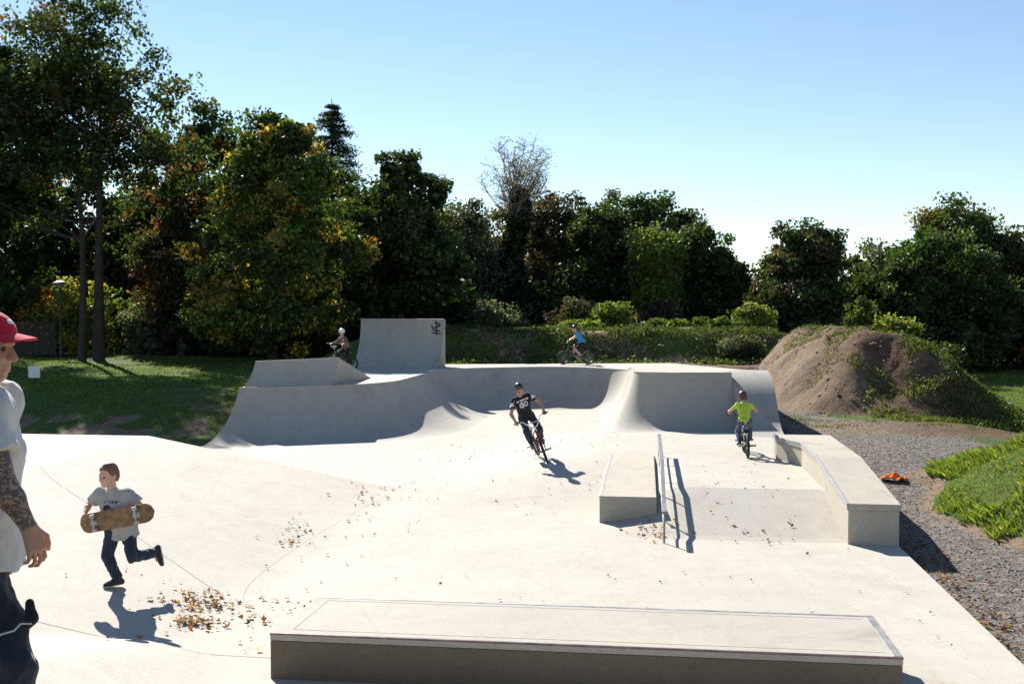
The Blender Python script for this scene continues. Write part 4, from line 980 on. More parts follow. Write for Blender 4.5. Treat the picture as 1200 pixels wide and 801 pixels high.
# child in blue on the far deck
mt = Matrix.Translation((0, 0, 1.2)) @ pose(2.15, 35.75, 0, R(178))
bike('bicycle', 'black bicycle standing on the bowl deck under the rider in blue', mt, Rw=.23, wb=.84, bar_z=.82, bar_w=.26, seat=(-.24, .64), riser=False, barcol='dark_metal', pegs=False)
Jb = dict(pelvis=(-.22, 0, .72), chest=(-.09, 0, .95), neck=(-.01, 0, 1.085), head=(.045, 0, 1.205), hf=(1, .1, -.05), hu=(.05, 0, 1),
          shR=(-.04, -.115, 1.035), elR=(.08, -.20, .89), wrR=(.20, -.23, .835), shL=(-.04, .115, 1.035), elL=(.08, .20, .89), wrL=(.20, .23, .835),
          hipR=(-.21, -.07, .70), hipL=(-.21, .07, .70), knR=(.06, -.10, .62), anR=(.08, -.12, .33), toeR=(.17, -.12, .29), knL=(.02, .11, .50), anL=(-.20, .12, .27), toeL=(-.11, .12, .22), **GRIP)
rider('person', 'child in bright blue t-shirt and black shorts riding along the bowl lip', mt, Jb, .76, h=.009, shirt='blue_tee', pants='black_cloth', shorts=True, shoe='shoe_dark', helmet='helmet_black', hair='hair', sleeve=.5, hem=-.03, seed=41, shirt_loose=.012, sleeve_r=.045, hs=.88)

# child with white helmet behind the kicker
mt = Matrix.Translation((0, 0, 1.2)) @ pose(-5.05, 31.6, 0, R(232))
bike('bicycle', 'dark bicycle half hidden behind the wedge kicker', mt, Rw=.235, wb=.84, bar_z=.86, bar_w=.30, seat=(-.26, .52), barcol='dark_metal')
Jw = {k: v for k, v in Jy.items()}
Jw.update(hf=(.8, .6, -.05), hu=(0, 0, 1), head=(-.005, .0, 1.175), neck=(-.03, 0, 1.06), chest=(-.09, 0, .92))
rider('person', 'child in brown top and white helmet waiting on a bike in the shade', mt, Jw, .76, h=.009, shirt='brown_top', pants='black_cloth', shoe='shoe_dark', helmet='helmet_white', hair='hair', sleeve=1.7, hem=-.04, seed=51, shirt_loose=.012, sleeve_r=.045, hs=.9)
# ------------------------------------------------------------------ vegetation
def rand_dirs(n):
    d = rng.normal(size=(n, 3)); return d / np.linalg.norm(d, axis=1)[:, None]

def leaf_quads(c, size, nrm=None, aspect=0.62, fold=0.25):
    """diamond leaves, one folded quad each; c (n,3), size (n,)"""
    n = len(c); a = rand_dirs(n)
    if nrm is None: nrm = rand_dirs(n)
    b = np.cross(nrm, a); b /= np.linalg.norm(b, axis=1)[:, None] + 1e-9
    a = np.cross(b, nrm); s = size[:, None]
    v = np.stack([c + a * s, c + b * s * aspect + nrm * s * fold, c - a * s, c - b * s * aspect + nrm * s * fold], 1)
    return v.reshape(-1, 3), np.arange(4 * n).reshape(n, 4)

def pick_cols(n, pal, jit=0.25):
    w = np.array([p[1] for p in pal], float); w /= w.sum()
    i = rng.choice(len(pal), n, p=w); c = np.array([p[0] for p in pal], float)[i]
    return np.clip(1.08 * c * (1 + jit * rng.normal(size=(n, 1))) * (1 + .06 * rng.normal(size=(n, 3))), 0.004, 0.7)

def crown_points(ells, n_clump, clump_r, n_leaf, shell=0.45):
    vol = np.array([e[3] * e[4] * e[5] for e in ells]) ** 0.8; cnt = np.maximum(1, (n_clump * vol / vol.sum()).astype(int))
    C, O = [], []
    for e, k in zip(ells, cnt):
        d = rand_dirs(k); r = shell + (1.02 - shell) * rng.random(k) ** 0.6
        C.append(np.array(e[:3]) + d * r[:, None] * np.array(e[3:6])); O.append(r)
    C = np.concatenate(C); O = np.concatenate(O)
    per = n_leaf // len(C); cr = clump_r * (0.55 + 0.9 * rng.random(len(C)))
    off = np.clip(rng.normal(size=(len(C), per, 3)), -1.7, 1.7) * np.array((0.55, 0.55, 0.40)) * cr[:, None, None]
    return C, O, per, (C[:, None, :] + off).reshape(-1, 3)

def limb(mb, a, b, r0, r1, n=6, sag=0.12, sides=6):
    a, b = np.array(a), np.array(b); L = np.linalg.norm(b - a); pts, rad = [], []
    w = rng.normal(size=3) * L * (0.05 if sides < 8 else .014)
    for i in range(n + 1):
        t = i / n; p = a + (b - a) * t + w * math.sin(math.pi * t) + np.array((0, 0, sag * L * math.sin(math.pi * t)))
        pts.append(p); rad.append(r0 + (r1 - r0) * t)
    mb.tube(pts, rad, sides)
    return pts

def tree(name, label, x, y, h, ells, pal, n_leaf=13000, leaf=0.13, n_clump=110, clump_r=0.75, trunk_r=0.2, stems=1, fork=0.3,
         bark='bark', shell=0.45, tipcol=None, core=0.25, cat='tree', group=None, limbs=16):
    """ells: crown ellipsoids (dx,dy,z,rx,ry,rz) about the foot"""
    z0 = gz(x, y); root = empty(name, (x, y, z0 - .05), label=label, cat=cat, group=group)
    if cat == 'tree':     # side lobes break up the outline
        extra = []
        for e in ells:
            for d in rand_dirs(6):
                if d[2] < -.3: continue
                q = .28 + .22 * rng.random(); extra.append((e[0] + d[0] * e[3] * .85, e[1] + d[1] * e[4] * .85, e[2] + d[2] * e[5] * .55, e[3] * q, e[4] * q, e[5] * q))
        ells = list(ells) + extra; n_leaf = int(n_leaf * 1.7); n_clump = int(n_clump * 1.7); leaf *= .76; clump_r *= .82
    C, O, per, P = crown_points(ells, n_clump, clump_r, n_leaf, shell)
    size = leaf * (0.6 + 0.8 * rng.random(len(P)))
    cl = np.repeat(pick_cols(len(C), pal, .12), per, 0) * (1 + .22 * rng.normal(size=(len(P), 1)))
    if tipcol is not None:
        k = np.repeat(rng.random(len(C)) < tipcol[1], per) & (rng.random(len(P)) < .8) & (np.repeat(O, per) > .6)
        cl[k] = pick_cols(int(k.sum()), tipcol[0], .25)
    P[:, 2] = np.maximum(P[:, 2], 0.15)
    v, f = leaf_quads(P, size)
    cv_ = np.repeat(np.clip(cl, .004, .7), 4, 0)
    if core:      # larger, sparser inner foliage
        m_ = int(n_leaf * core * .5); e = [ells[i] for i in rng.integers(0, len(ells), m_)]; e = np.array([q[:6] for q in e])
        Pi = e[:, :3] + rand_dirs(m_) * (rng.random((m_, 1)) ** .5) * .72 * e[:, 3:6]; Pi[:, 2] = np.maximum(Pi[:, 2], .3)
        v2, f2 = leaf_quads(Pi, leaf * 1.5 * (.7 + .6 * rng.random(m_)))
        f = np.concatenate([f, f2 + len(v)]); v = np.concatenate([v, v2]); cv_ = np.concatenate([cv_, np.repeat(pick_cols(m_, pal, .2), 4, 0)])
    np_mesh('crown', v, f, M['leaf'], root, smooth=False, cols=cv_)
    tb = MB(); top = np.array((0, 0, h * (.84 if stems == 1 else .72)))
    for s_ in range(stems):
        a_ = 2 * math.pi * s_ / max(1, stems) + .5; base = np.array((math.cos(a_), math.sin(a_), 0)) * (trunk_r * 1.3 if stems > 1 else 0)
        tip = top + (np.array((math.cos(a_) * h * .035, math.sin(a_) * h * .03, -s_ * h * .10)) if stems > 1 else 0)
        tp_ = limb(tb, base, tip, trunk_r * (1 if s_ == 0 else .7), trunk_r * .12, 10, 0, 9)
        order = rng.choice(len(C), min(limbs, len(C)), replace=False)
        for k in order:
            hz = math.hypot(C[k][0], C[k][1]); ht = top[2]; zs = np.clip(C[k][2] - .75 * hz - .4, min(fork * h, C[k][2] * .8), ht * .97)
            i0 = int(np.clip(round(zs / ht * 10), 1, 10)); t = i0 / 10; limb(tb, np.array(tp_[i0]), C[k], trunk_r * .26 * (1.15 - t * .7), .012, 6, -.06, 5)
    tb.build('trunk', M[bark], root, smooth=60)
    return root

def conifer(name, label, x, y, h, r, pal, n=20000):
    z0 = gz(x, y); root = empty(name, (x, y, z0 - .05), label=label, cat='tree')
    lev = int(h * 2.6); P, S, Nn = [], [], []
    tb = MB(); tb.tube([(0, 0, 0), (0, 0, h * .5), (0, 0, h)], [.2, .12, .02], 8)
    for i in range(lev):
        t = i / lev; zc = h * (.12 + .87 * t); rr = r * (1 - t) ** .8 + .12; nb = 10 if t < .8 else 7
        for k in range(nb):
            a = rng.random() * 6.28; L = rr * (.7 + .4 * rng.random()); m_ = max(8, int(n / (lev * nb)))
            tt = rng.random(m_) ** .7; ax = np.stack([np.cos(a) * tt * L, np.sin(a) * tt * L, -.22 * L * tt + .05 * tt], 1)
            P.append(ax + np.array((0, 0, zc)) + rng.normal(size=(m_, 3)) * (.10 + .16 * tt[:, None]) * (.25 + .75 * min(1, rr / 1.5)) * np.array((1, 1, .5)))
            S.append(.11 * (.6 + .8 * rng.random(m_)))
            tb.tube([(0, 0, zc), (math.cos(a) * L * .9, math.sin(a) * L * .9, zc - .2 * L)], [.03, .008], 4)
    P = np.concatenate(P); S = np.concatenate(S)
    v, f = leaf_quads(P, S, aspect=.3)
    np_mesh('crown', v, f, M['leaf'], root, smooth=False, cols=np.repeat(pick_cols(len(P), pal, .25), 4, 0))
    tb.build('trunk', M['bark'], root)
    return root

DK = [((.030, .055, .014), 4), ((.045, .075, .018), 3), ((.022, .042, .012), 3)]
MD = [((.05, .085, .02), 4), ((.07, .11, .025), 3), ((.035, .06, .015), 2)]
LT = [((.10, .16, .03), 4), ((.14, .19, .04), 3), ((.08, .12, .025), 2)]
YG = [((.17, .21, .035), 3), ((.22, .24, .05), 2), ((.11, .16, .03), 2)]
GY_ = [((.075, .095, .055), 3), ((.10, .115, .075), 2), ((.05, .07, .04), 2)]
BR = [((.075, .062, .04), 3), ((.06, .06, .03), 2), ((.045, .055, .022), 2)]
AUT = [((.30, .20, .03), 3), ((.24, .12, .03), 1), ((.26, .24, .045), 4)]
RED = [((.17, .045, .028), 3), ((.18, .09, .03), 3)]
PUR = [((.06, .04, .045), 3), ((.045, .05, .03), 2)]

# -- woods on the left
tree('maple_tree', 'tallest tree with open airy crown and forked dark trunk beside the lamp post', -17.4, 44, 16.0,
     [(-.3, 0, 12.6, 3.0, 3.0, 3.2), (2.0, .3, 10.4, 2.6, 2.4, 1.9), (-2.6, -.3, 10.2, 2.6, 2.6, 2.2), (.6, 0, 8.4, 3.0, 2.6, 1.3), (-3.2, .4, 7.6, 2.0, 2, 1.2), (3.2, 0, 8.0, 1.5, 1.5, 1.4)], DK + MD[:1],
     n_leaf=20000, leaf=.12, n_clump=165, clump_r=.74, trunk_r=.25, stems=2, fork=.35, shell=.35, tipcol=(RED + BR, .13), core=0, limbs=22)
tree('oak_tree', 'dense dark green broadleaf tree behind the plank fence', -28, 53, 16, [(0, 0, 10.6, 3.8, 3.5, 5.8), (1.6, 0, 5, 3.6, 3, 4), (-3.6, 0, 6, 3.6, 3, 5)], DK, n_leaf=16000, leaf=.17, n_clump=130, clump_r=.9)
tree('oak_tree', 'dark rounded tree standing between the tallest maple and the yellowing maple', -17.0, 56, 12.6, [(0, 0, 8.6, 3.2, 3, 4.2), (-1.5, 0, 4.5, 3.2, 3, 3.6), (2.2, 0, 5, 3, 3, 4.2)], DK + MD[:1], n_leaf=15000, leaf=.17, tipcol=(RED, .05))
tree('red_leaved_tree', 'slim tree with red and orange autumn leaves against the dark woods', -14.6, 47, 8.6, [(0, 0, 6.9, 1.4, 1.3, 2.0), (-.3, 0, 4.3, 1.7, 1.5, 1.6), (.3, 0, 2.4, 1.8, 1.4, 1.6)], BR + DK[:1], n_leaf=8000, leaf=.12, n_clump=60, tipcol=(RED, .22))
tree('maple_tree', 'broad maple turning yellow around its green crown', -9.5, 42.4, 10.7,
     [(.1, 0, 8.3, 1.5, 1.6, 1.9), (.1, 0, 6.4, 2.8, 2.6, 2.0), (0, 0, 4.2, 3.6, 3.0, 2.1), (-.3, 0, 2.1, 3.2, 2.8, 1.7)], MD + LT[:1] + DK[:1],
     n_leaf=24000, leaf=.115, n_clump=190, clump_r=.6, trunk_r=.22, shell=.55, tipcol=(AUT, .34), core=.5)
conifer('spruce_tree', 'pointed dark spruce top rising behind the yellowing maple', -10.4, 62, 14.3, 5.2, [((.03, .05, .03), 3), ((.05, .06, .04), 2)])
tree('dense_tree', 'dense dark green tree directly behind the wall ride', -4.9, 47, 9.3,
     [(.2, 0, 6.5, 1.7, 1.7, 2.1), (-.4, 0, 4.8, 2.6, 2.4, 2.3), (.8, 0, 3.0, 2.4, 2.2, 2.4), (-1.7, 0, 3.6, 1.8, 1.8, 2.9)], DK, n_leaf=20000, leaf=.125, n_clump=150, clump_r=.55, shell=.5, core=.6)
tree('maple_tree', 'dark dense maple growing beside the tallest maple and the plank fence', -22.8, 45.3, 14.5, [(0, 0, 10.4, 3.0, 3.2, 4.0), (-1.2, 0, 7, 3.2, 3, 2.6), (1.2, 0, 7.6, 2.2, 2.4, 2)], DK, n_leaf=9000, leaf=.16, n_clump=110, clump_r=.9)
fill = [(-33, 58, 13), (-29, 63, 15), (-23.5, 64, 9), (-20.5, 60, 8), (-13.2, 60, 9.5), (-8.2, 57, 8.6), (-12, 52, 7.5), (-6.6, 54, 8)]
lab = ['dark backing tree deepest behind the fence', 'tall dark backing tree beyond the fence and the oak', 'dark backing tree seen under the tallest maple crown', 'lower dark backing tree behind the lamp post',
       'shadowed backing tree below the spruce', 'shadowed backing tree between the yellowing maple and wall ride', 'low shadowed tree filling behind the yellowing maple', 'low shadowed tree filling behind the dense dark tree']
for (x, y, h), lb_ in zip(fill, lab):
    w = h * .3; tree('woodland_tree', lb_, x, y, h, [(0, 0, h * .66, w, w, h * .34), (-.8, 0, h * .34, w * 1.2, w, h * .34), (.9, 0, h * .2, w * 1.1, w, h * .2)], DK, n_leaf=9000, leaf=.22, n_clump=80, clump_r=1.0, group='backing trees of the left woods', limbs=8)

# -- trees behind the embankment
tree('grey_willow', 'grey-green willow-like tree beside the ivy-clad trunk', -2.3, 55, 7.3, [(0, 0, 5.2, 1.8, 1.6, 2.0), (.4, 0, 2.8, 2.0, 1.7, 2.2)], GY_, n_leaf=10000, leaf=.12, n_clump=80)
tree('scrub_tree', 'thin brownish scrub tree left of the ivy-clad trunk', -1.0, 59, 7.0, [(0, 0, 4.6, 2.2, 1.6, 2.4), (0, 0, 2.2, 2.4, 1.6, 2)], GY_ + BR, n_leaf=8000, leaf=.13, n_clump=80)
# bare birch with ivy on its lower trunk
bx_, by_ = .1, 55; root = empty('birch_tree', (bx_, by_, gz(bx_, by_) - .05), label='nearly bare birch with fine twigs above an ivy-clad trunk', cat='tree')
tb = MB(); tips = []
main = limb(tb, (0, 0, 0), (.1, 0, 8.0), .2, .06, 14, 0, 8)
for k in range(34):
    d = rand_dirs(1)[0]; d[2] = abs(d[2]) * (1 if k % 3 else -.35); e_ = np.array((.1, 0, 8.3)) + d * np.array((1.75, 1.6, 1.75)) * (.75 + .3 * rng.random())
    z0_ = np.clip(e_[2] - 1.6 - .5 * rng.random(), 5.2, 7.8); sub_ = limb(tb, main[int(z0_ / 8.0 * 14)], e_, .045, .012, 7, -.06, 5)
    for q in range(9):
        j = int(rng.integers(2, 8)); d = rand_dirs(1)[0]; d[2] = d[2] * .5 + .45; e2 = np.array(sub_[j]) + d * (.35 + .5 * rng.random()); s2 = limb(tb, sub_[j], e2, .016, .007, 3, .0, 4)
        for w in range(5):
            d2 = rand_dirs(1)[0]; d2[2] = d2[2] * .6 + .3; e3 = np.array(s2[int(rng.integers(1, 4))]) + d2 * (.2 + .3 * rng.random()); limb(tb, s2[2], e3, .008, .0045, 1, .0, 3); tips.append(e3)
tb.build('trunk', M['bark_pale'], root, smooth=60)
tips = np.array(tips); P = np.repeat(tips, 2, 0) + rng.normal(size=(len(tips) * 2, 3)) * .12
v, f = leaf_quads(P, .045 * (.6 + .8 * rng.random(len(P)))); np_mesh('crown', v, f, M['leaf'], root, smooth=False, cols=np.repeat(pick_cols(len(P), [((.24, .20, .13), 2), ((.16, .15, .09), 2)]), 4, 0))
n_ = 9000; t = rng.random(n_); a = rng.random(n_) * 6.28; rr = (.35 + .55 * (1 - t) ** .6) * (.5 + .6 * rng.random(n_))
P = np.stack([np.cos(a) * rr + .1 * t + .25 * np.sin(t * 9), np.sin(a) * rr, .2 + 7.6 * t], 1); v, f = leaf_quads(P, .11 * (.6 + .8 * rng.random(n_)))
np_mesh('ivy', v, f, M['leaf'], root, smooth=False, cols=np.repeat(pick_cols(n_, [((.018, .03, .01), 3), ((.03, .045, .014), 2)]), 4, 0))
tree('brown_beech', 'brownish half-bare tree right of the ivy-clad birch', 2.3, 60, 7.9, [(0, 0, 5.8, 1.9, 1.7, 2.1), (.3, 0, 3.2, 2.5, 2, 2.4)], BR, n_leaf=9000, leaf=.14, n_clump=90)
conifer('spruce_tree', 'small dark spruce tip peeking over the trees behind the embankment', 4.5, 70, 9.2, 1.6, [((.025, .04, .028), 3)], 5000)
tree('dark_oak', 'dark green round-topped tree behind the brown shrub', 4.7, 56, 6.8, [(0, 0, 4.9, 1.7, 1.7, 1.9), (-.2, 0, 2.8, 2.0, 1.8, 2.2), (1.1, 0, 2.4, 1.5, 1.5, 2.4)], DK, n_leaf=14000, leaf=.13, n_clump=110, core=.6)
tree('poplar_tree', 'distant airy pale poplar rising above the round tree', 9.0, 75, 9.9, [(-1.2, 0, 7.8, 1.6, 1.5, 2.1), (1.6, 0, 8.0, 2.1, 1.5, 1.9), (.2, 0, 4.8, 3.2, 2, 2.6)], MD + GY_[:1], n_leaf=11000, leaf=.16, n_clump=75, clump_r=.8)
tree('ash_tree', 'light green leafy tree beside the purple bush', 7.3, 54, 5.4, [(0, 0, 3.9, 1.2, 1.2, 1.6), (0, 0, 2.0, 1.2, 1.2, 1.6)], LT, n_leaf=9000, leaf=.12, n_clump=70)
tree('round_tree', 'rounded dense green tree in front of the distant poplar', 9.9, 56, 6.2, [(0, 0, 4.2, 2.0, 1.8, 1.9), (.6, 0, 2.6, 2.0, 1.8, 2.2), (-1.1, 0, 2.6, 1.4, 1.5, 2.0)], MD + DK, n_leaf=15000, leaf=.12, n_clump=110, clump_r=.55, core=.6)
tree('woodland_tree', 'far green tree in the dip beyond the round tree', 14.0, 78, 6.8, [(0, 0, 4.5, 3.0, 2, 2.5), (-2, 0, 3, 3, 2, 2.5)], MD, n_leaf=6000, leaf=.22, n_clump=60)
tree('chestnut_tree', 'oval dark chestnut standing alone behind the dirt mound', 13.5, 50, 7.0, [(.1, 0, 5.3, 1.6, 1.6, 1.75), (0, 0, 3.7, 2.4, 2.2, 1.7), (-.2, 0, 2.1, 2.6, 2.2, 1.5)], BR + DK + MD[:1], n_leaf=22000, leaf=.115, n_clump=170, clump_r=.5, shell=.5, core=.6)
tree('woodland_tree', 'hazy green tree between the chestnut and the large right-hand tree', 21.0, 62, 7.0, [(0, 0, 5, 2.2, 2, 2), (-.6, 0, 2.8, 2.4, 2, 2.6)], MD + GY_[:1], n_leaf=8000, leaf=.16, n_clump=70)
tree('lime_tree', 'broad dark tree with gleaming leaves beside the far lawn', 19.6, 50, 7.1, [(.4, 0, 5.0, 2.2, 2.2, 2.1), (-1.2, 0, 3.4, 2.3, 2.2, 2.2), (1.5, 0, 3.2, 2.2, 2.2, 2.4), (.1, 0, 1.7, 3.3, 2.4, 1.6)], DK + MD[:1], n_leaf=24000, leaf=.125, n_clump=190, clump_r=.55, shell=.5, core=.6)
tree('alder_tree', 'taller loose-crowned tree standing behind the broad gleaming tree', 23.6, 56, 9.0, [(-.6, 0, 7.2, 1.8, 1.7, 1.9), (1.2, 0, 5.6, 1.9, 1.7, 2.4), (.4, 0, 3.0, 2.6, 2, 2.6)], MD + BR[:1], n_leaf=15000, leaf=.13, n_clump=110, tipcol=(AUT, .08))
tree('rusty_beech', 'rust-coloured autumn tree at the far end of the lawn', 26.6, 54, 6.8, [(0, 0, 4.8, 1.5, 1.5, 2), (.3, 0, 2.4, 1.7, 1.6, 1.9)], BR + [((.2, .1, .03), 3)], n_leaf=9000, leaf=.13, n_clump=75, tipcol=(AUT, .2))
for i, (x, y, h) in enumerate([(26.5, 64, 6.5), (31, 60, 7.5), (17.5, 66, 6), (2, 72, 6.5), (-4.5, 66, 7.5), (7, 68, 6)]):
    lb_ = ['low dark tree behind the rusty beech', 'dark tree past the far end of the lawn', 'low dark tree behind the chestnut', 'far dark tree behind the brownish beech', 'far dark tree behind the grey willow', 'far dark tree behind the light green ash'][i]
    tree('woodland_tree', lb_, x, y, h, [(0, 0, h * .6, h * .4, h * .35, h * .4), (-.5, 0, h * .25, h * .5, h * .3, h * .3)], DK, n_leaf=6000, leaf=.24, n_clump=60, clump_r=1.0, limbs=6)

# -- shrubs
def shrub(name, label, x, y, r, h, pal, n=3500, leaf=.09, group=None, tip=None, clumps=40):
    return tree(name, label, x, y, h * .8, [(0, 0, h * .5, r, r * .8, h * .5)], pal, n_leaf=n, leaf=leaf, n_clump=clumps, clump_r=min(r, h) * .35, trunk_r=.035, stems=3, fork=.15, shell=.25, tipcol=tip, core=.3, cat='shrub', group=group, limbs=5)
und = [(-24.5, 50, 2.4, 3.6), (-21.8, 50.5, 1.8, 3.0), (-15.6, 49.5, 2.2, 3.0), (-13, 48.6, 2.2, 3.6), (-10.6, 49, 2.2, 3.4), (-8.2, 48.8, 2.2, 3.6), (-6.2, 50, 2.0, 3.4), (-3.2, 49.5, 2.0, 3.0), (-11.8, 46.6, 1.8, 2.2), (-8.4, 46.2, 1.8, 2.4), (-6.6, 46.5, 1.7, 2.4)]
ul = ['deep behind the plank fence', 'at the end of the plank fence', 'right behind the glossy grey-green shrub', 'under the red-leaved tree', 'behind the trunk of the yellowing maple', 'between the yellowing maple and the dense dark tree', 'at the back of the dense dark tree', 'between the wall ride and the grey willow', 'at the left foot of the yellowing maple', 'at the right foot of the yellowing maple', 'at the left foot of the dense dark tree']
for (x, y, r, h), q in zip(und, ul):
    shrub('undergrowth_shrub', 'dark shaded undergrowth shrub ' + q, x, y, r, h, DK, 4500, .15, 'undergrowth shrubs of the left woods')
_k = 0
for x, y, r, h in [(12, 54, 2, 2.6), (15.5, 54, 2, 2.8), (18.5, 55, 2.2, 3), (22.5, 53.5, 2, 2.6), (25.5, 58, 2.4, 3), (29, 56, 2.4, 3), (.8, 56.5, 1.8, 3), (3, 55, 1.8, 2.6), (6, 57, 2, 3), (8.6, 54.6, 1.5, 2.2), (12.2, 60, 2.2, 3)]:
    q = ['left of the oval chestnut trunk', 'right of the oval chestnut trunk', 'behind the broad gleaming tree', 'between the broad gleaming tree and the loose-crowned tree', 'behind the rusty beech trunk', 'past the rusty beech', 'behind the ivy-clad birch', 'below the brownish beech', 'behind the light green ash', 'between the ash and the round tree', 'in the gap left of the chestnut'][_k]; _k += 1
    shrub('understorey_shrub', 'dark low shrub ' + q, x, y, r, h, DK, 4000, .15, 'understorey shrubs beyond the embankment')
shrub('sunlit_shrub', 'bright yellow-green sunlit shrub behind the lamp post', -19.9, 49, 1.9, 3.4, YG + LT, 7000, .085, tip=(AUT, .03))
shrub('orange_leaved_shrub', 'small shrub with orange leaves beside the sunlit lamp-post shrub', -21.6, 48.8, .8, 3.6, MD + [((.4, .13, .03), 3)], 2200, .085)
shrub('glossy_shrub', 'glossy grey-green shrub right of the maple trunk', -15.9, 47.2, 1.4, 2.2, GY_, 4500, .08)
shrub('pale_shrub', 'pale grey-leaved shrub on the embankment beneath the birch', -.9, 48, 1.5, 1.9, GY_, 4500, .08)
shrub('brown_shrub', 'rounded brownish shrub on the embankment top behind the blue rider', 2.9, 47, 1.3, 1.7, BR + [((.16, .13, .03), 2)], 4500, .075)
shrub('purple_shrub', 'dark purple bush at the foot of the light green ash', 7.1, 50.5, 1.1, 2.1, PUR, 4500, .08)
shrub('yellow_shrub', 'bright lime-yellow shrub at the foot of the oval chestnut', 10.7, 47.5, 1.0, 2.0, YG, 4500, .08)
shrub('yellow_shrub', 'lime-green shrub on the embankment top behind the blue rider helmet', 4.1, 43.2, .7, 1.15, YG + LT, 3500, .06)
shrub('weed_clump', 'low light green weed clump between the two lime shrubs', 6.1, 43.0, 1.1, .45, LT + MD, 2800, .06)
shrub('weed_clump', 'low light green weed clump beside the lime-yellow shrub', 8.4, 43.2, 1.2, .5, MD + LT[:1], 2800, .06)
shrub('weed_clump', 'pale grassy weed clump at the left of the lime-green shrub', 2.6, 42.6, 1.0, .4, LT, 2400, .06)
shrub('broom_plant', 'upright feathery green plant on top of the dirt mound', 11.0, 33.8, .45, 1.0, LT + MD, 2200, .05)
shrub('mound_weed', 'leafy weed with yellow flowers on the mound crest beside the feathery plant', 12.1, 33.6, .7, .75, LT + YG, 2500, .05, tip=([((.5, .42, .04), 1)], .1))
shrub('mound_weed', 'dark leafy weed on the shaded shoulder of the dirt mound', 13.0, 32.4, .6, .8, MD, 2000, .05)
shrub('flowering_bush', 'silvery bush at the end of the embankment beside the dirt mound', 8.3, 38.3, .75, .8, GY_, 2500, .05)

# -- ground cover that nobody could count
def on_ground(n, x0, x1, y0, y1, keepf):
    x = rng.uniform(x0, x1, n); y = rng.uniform(y0, y1, n); k = keepf(x, y); return x[k], y[k]
def blades(name, label, x, y, hgt, pal, wid=.012, lean=.5, lift=-.02, jit=.3):
    n = len(x); z = ground_z(x, y) + lift; h = hgt * (.45 + .9 * rng.random(n)); a = rng.random(n) * 6.28
    dx, dy = np.cos(a), np.sin(a); w = wid * (.7 + .6 * rng.random(n)); ln = lean * rng.random(n) * h; b = rng.random(n) * 6.28
    base = np.stack([x, y, z], 1); wv = np.stack([dx * w, dy * w, 0 * w], 1); tip = base + np.stack([np.cos(b) * ln, np.sin(b) * ln, h], 1)
    mid = base + np.stack([np.cos(b) * ln * .3, np.sin(b) * ln * .3, h * .6], 1)
    v = np.stack([base - wv, base + wv, mid + wv * .8, tip], 1).reshape(-1, 3); f = np.arange(4 * n).reshape(n, 4)
    # fourth corner folds back to a pointed blade
    o = np_mesh(name, v, f, M['grass'], smooth=False, cols=np.repeat(pick_cols(n, pal, jit), 4, 0)); tag(o, label, None, kind='stuff'); return o
GQ = [((.07, .11, .022), 4), ((.10, .14, .03), 2), ((.17, .16, .07), 2), ((.045, .07, .016), 2)]
GP = [((.09, .15, .025), 4), ((.13, .19, .035), 3), ((.20, .21, .06), 1), ((.06, .10, .02), 2)]
x, y = on_ground(110000, 6.4, 13, 11.6, 20.5, lambda x, y: (bump_h(x, y) + .1 * fbm(x * 1.4, y * 1.4, 0, 2, 31) > .12) & (bump_h(x, y) > .03))
blades('hillock_grass', 'long bright grass covering the hillock by the gravel', x, y, .095 * (.55 + .9 * sst(-.5, .6, fbm(x * 1.6, y * 1.6, 0, 3, 47))), [((.13, .21, .03), 4), ((.18, .25, .045), 3), ((.09, .15, .025), 2), ((.28, .26, .10), 1)], .004, 1.2)
x, y = on_ground(60000, -16, -6.4, 20.5, 36, lambda x, y: (fbm(x * .8, y * .8, 0, 3, 33) > -.35) & ((x < -7.2) | (y > 26)) & (rng.random(len(x)) < .12 + .88 * sst(27, 29.5, y + .8 * fbm(x * .9, y * .9, 0, 2, 57))))
blades('lawn_grass', 'shaded lawn grass sloping up behind the bank', x, y, .07, GP[:2] + GP[3:], .012, .8)
x, y = on_ground(45000, -26, -5, 33, 46.3, lambda x, y: (x < -7) & (fbm(x * .8, y * .8, 0, 3, 34) > -.4))
blades('lawn_grass', 'lawn grass around the white sign', x, y, .07, GP[:2] + GP[3:], .016, .8)
x, y = on_ground(42000, 13, 30, 30, 54, lambda x, y: mound_h(x, y) < .3)
blades('field_grass', 'sunlit mown grass of the far lawn beyond the mound', x, y, .08, GP, .02, .6)
x, y = on_ground(42000, 8.2, 15.5, 26.3, 36, lambda x, y: (mound_h(x, y) > .1) & (((x - 11.2) * .8 - (y - 31) * .25 + 2.0 * fbm(x * 1.5, y * 1.5, 0, 3, 35)) > .15))
blades('mound_grass', 'patchy green grass on the shaded side of the dirt mound', x, y, .12, GQ, .008, 1.1)
x, y = on_ground(26000, 6.3, 12.5, 26, 37, lambda x, y: (mound_h(x, y) > .05) & (fbm(x * .8, y * .8, 0, 3, 36) > .42))
blades('mound_tufts', 'scattered grass tufts on the bare dirt mound', x, y, .09, GQ, .010, .9)
x, y = on_ground(7000, 6.8, 15, 24.6, 28.2, lambda x, y: fbm(x * 1.1, y * 1.1, 0, 3, 37) > .3)
blades('verge_tufts', 'thin grass tufts along the foot of the mound', x, y, .07, GQ, .010, .9)
x, y = on_ground(60000, -5.5, 10.5, 36.9, 43.5, lambda x, y: (fbm(x * .7, y * .7, 0, 3, 38) > -.25))
blades('embankment_grass', 'rough grass on the embankment slope and crest', x, y, .11, [((.05, .08, .018), 4), ((.08, .12, .025), 2), ((.16, .14, .06), 2), ((.035, .05, .014), 3)], .014, .9)
x, y = on_ground(5000, -5.5, 10.2, 36.9, 41.5, lambda x, y: fbm(x * .9, y * .9, 0, 3, 39) > -.1)
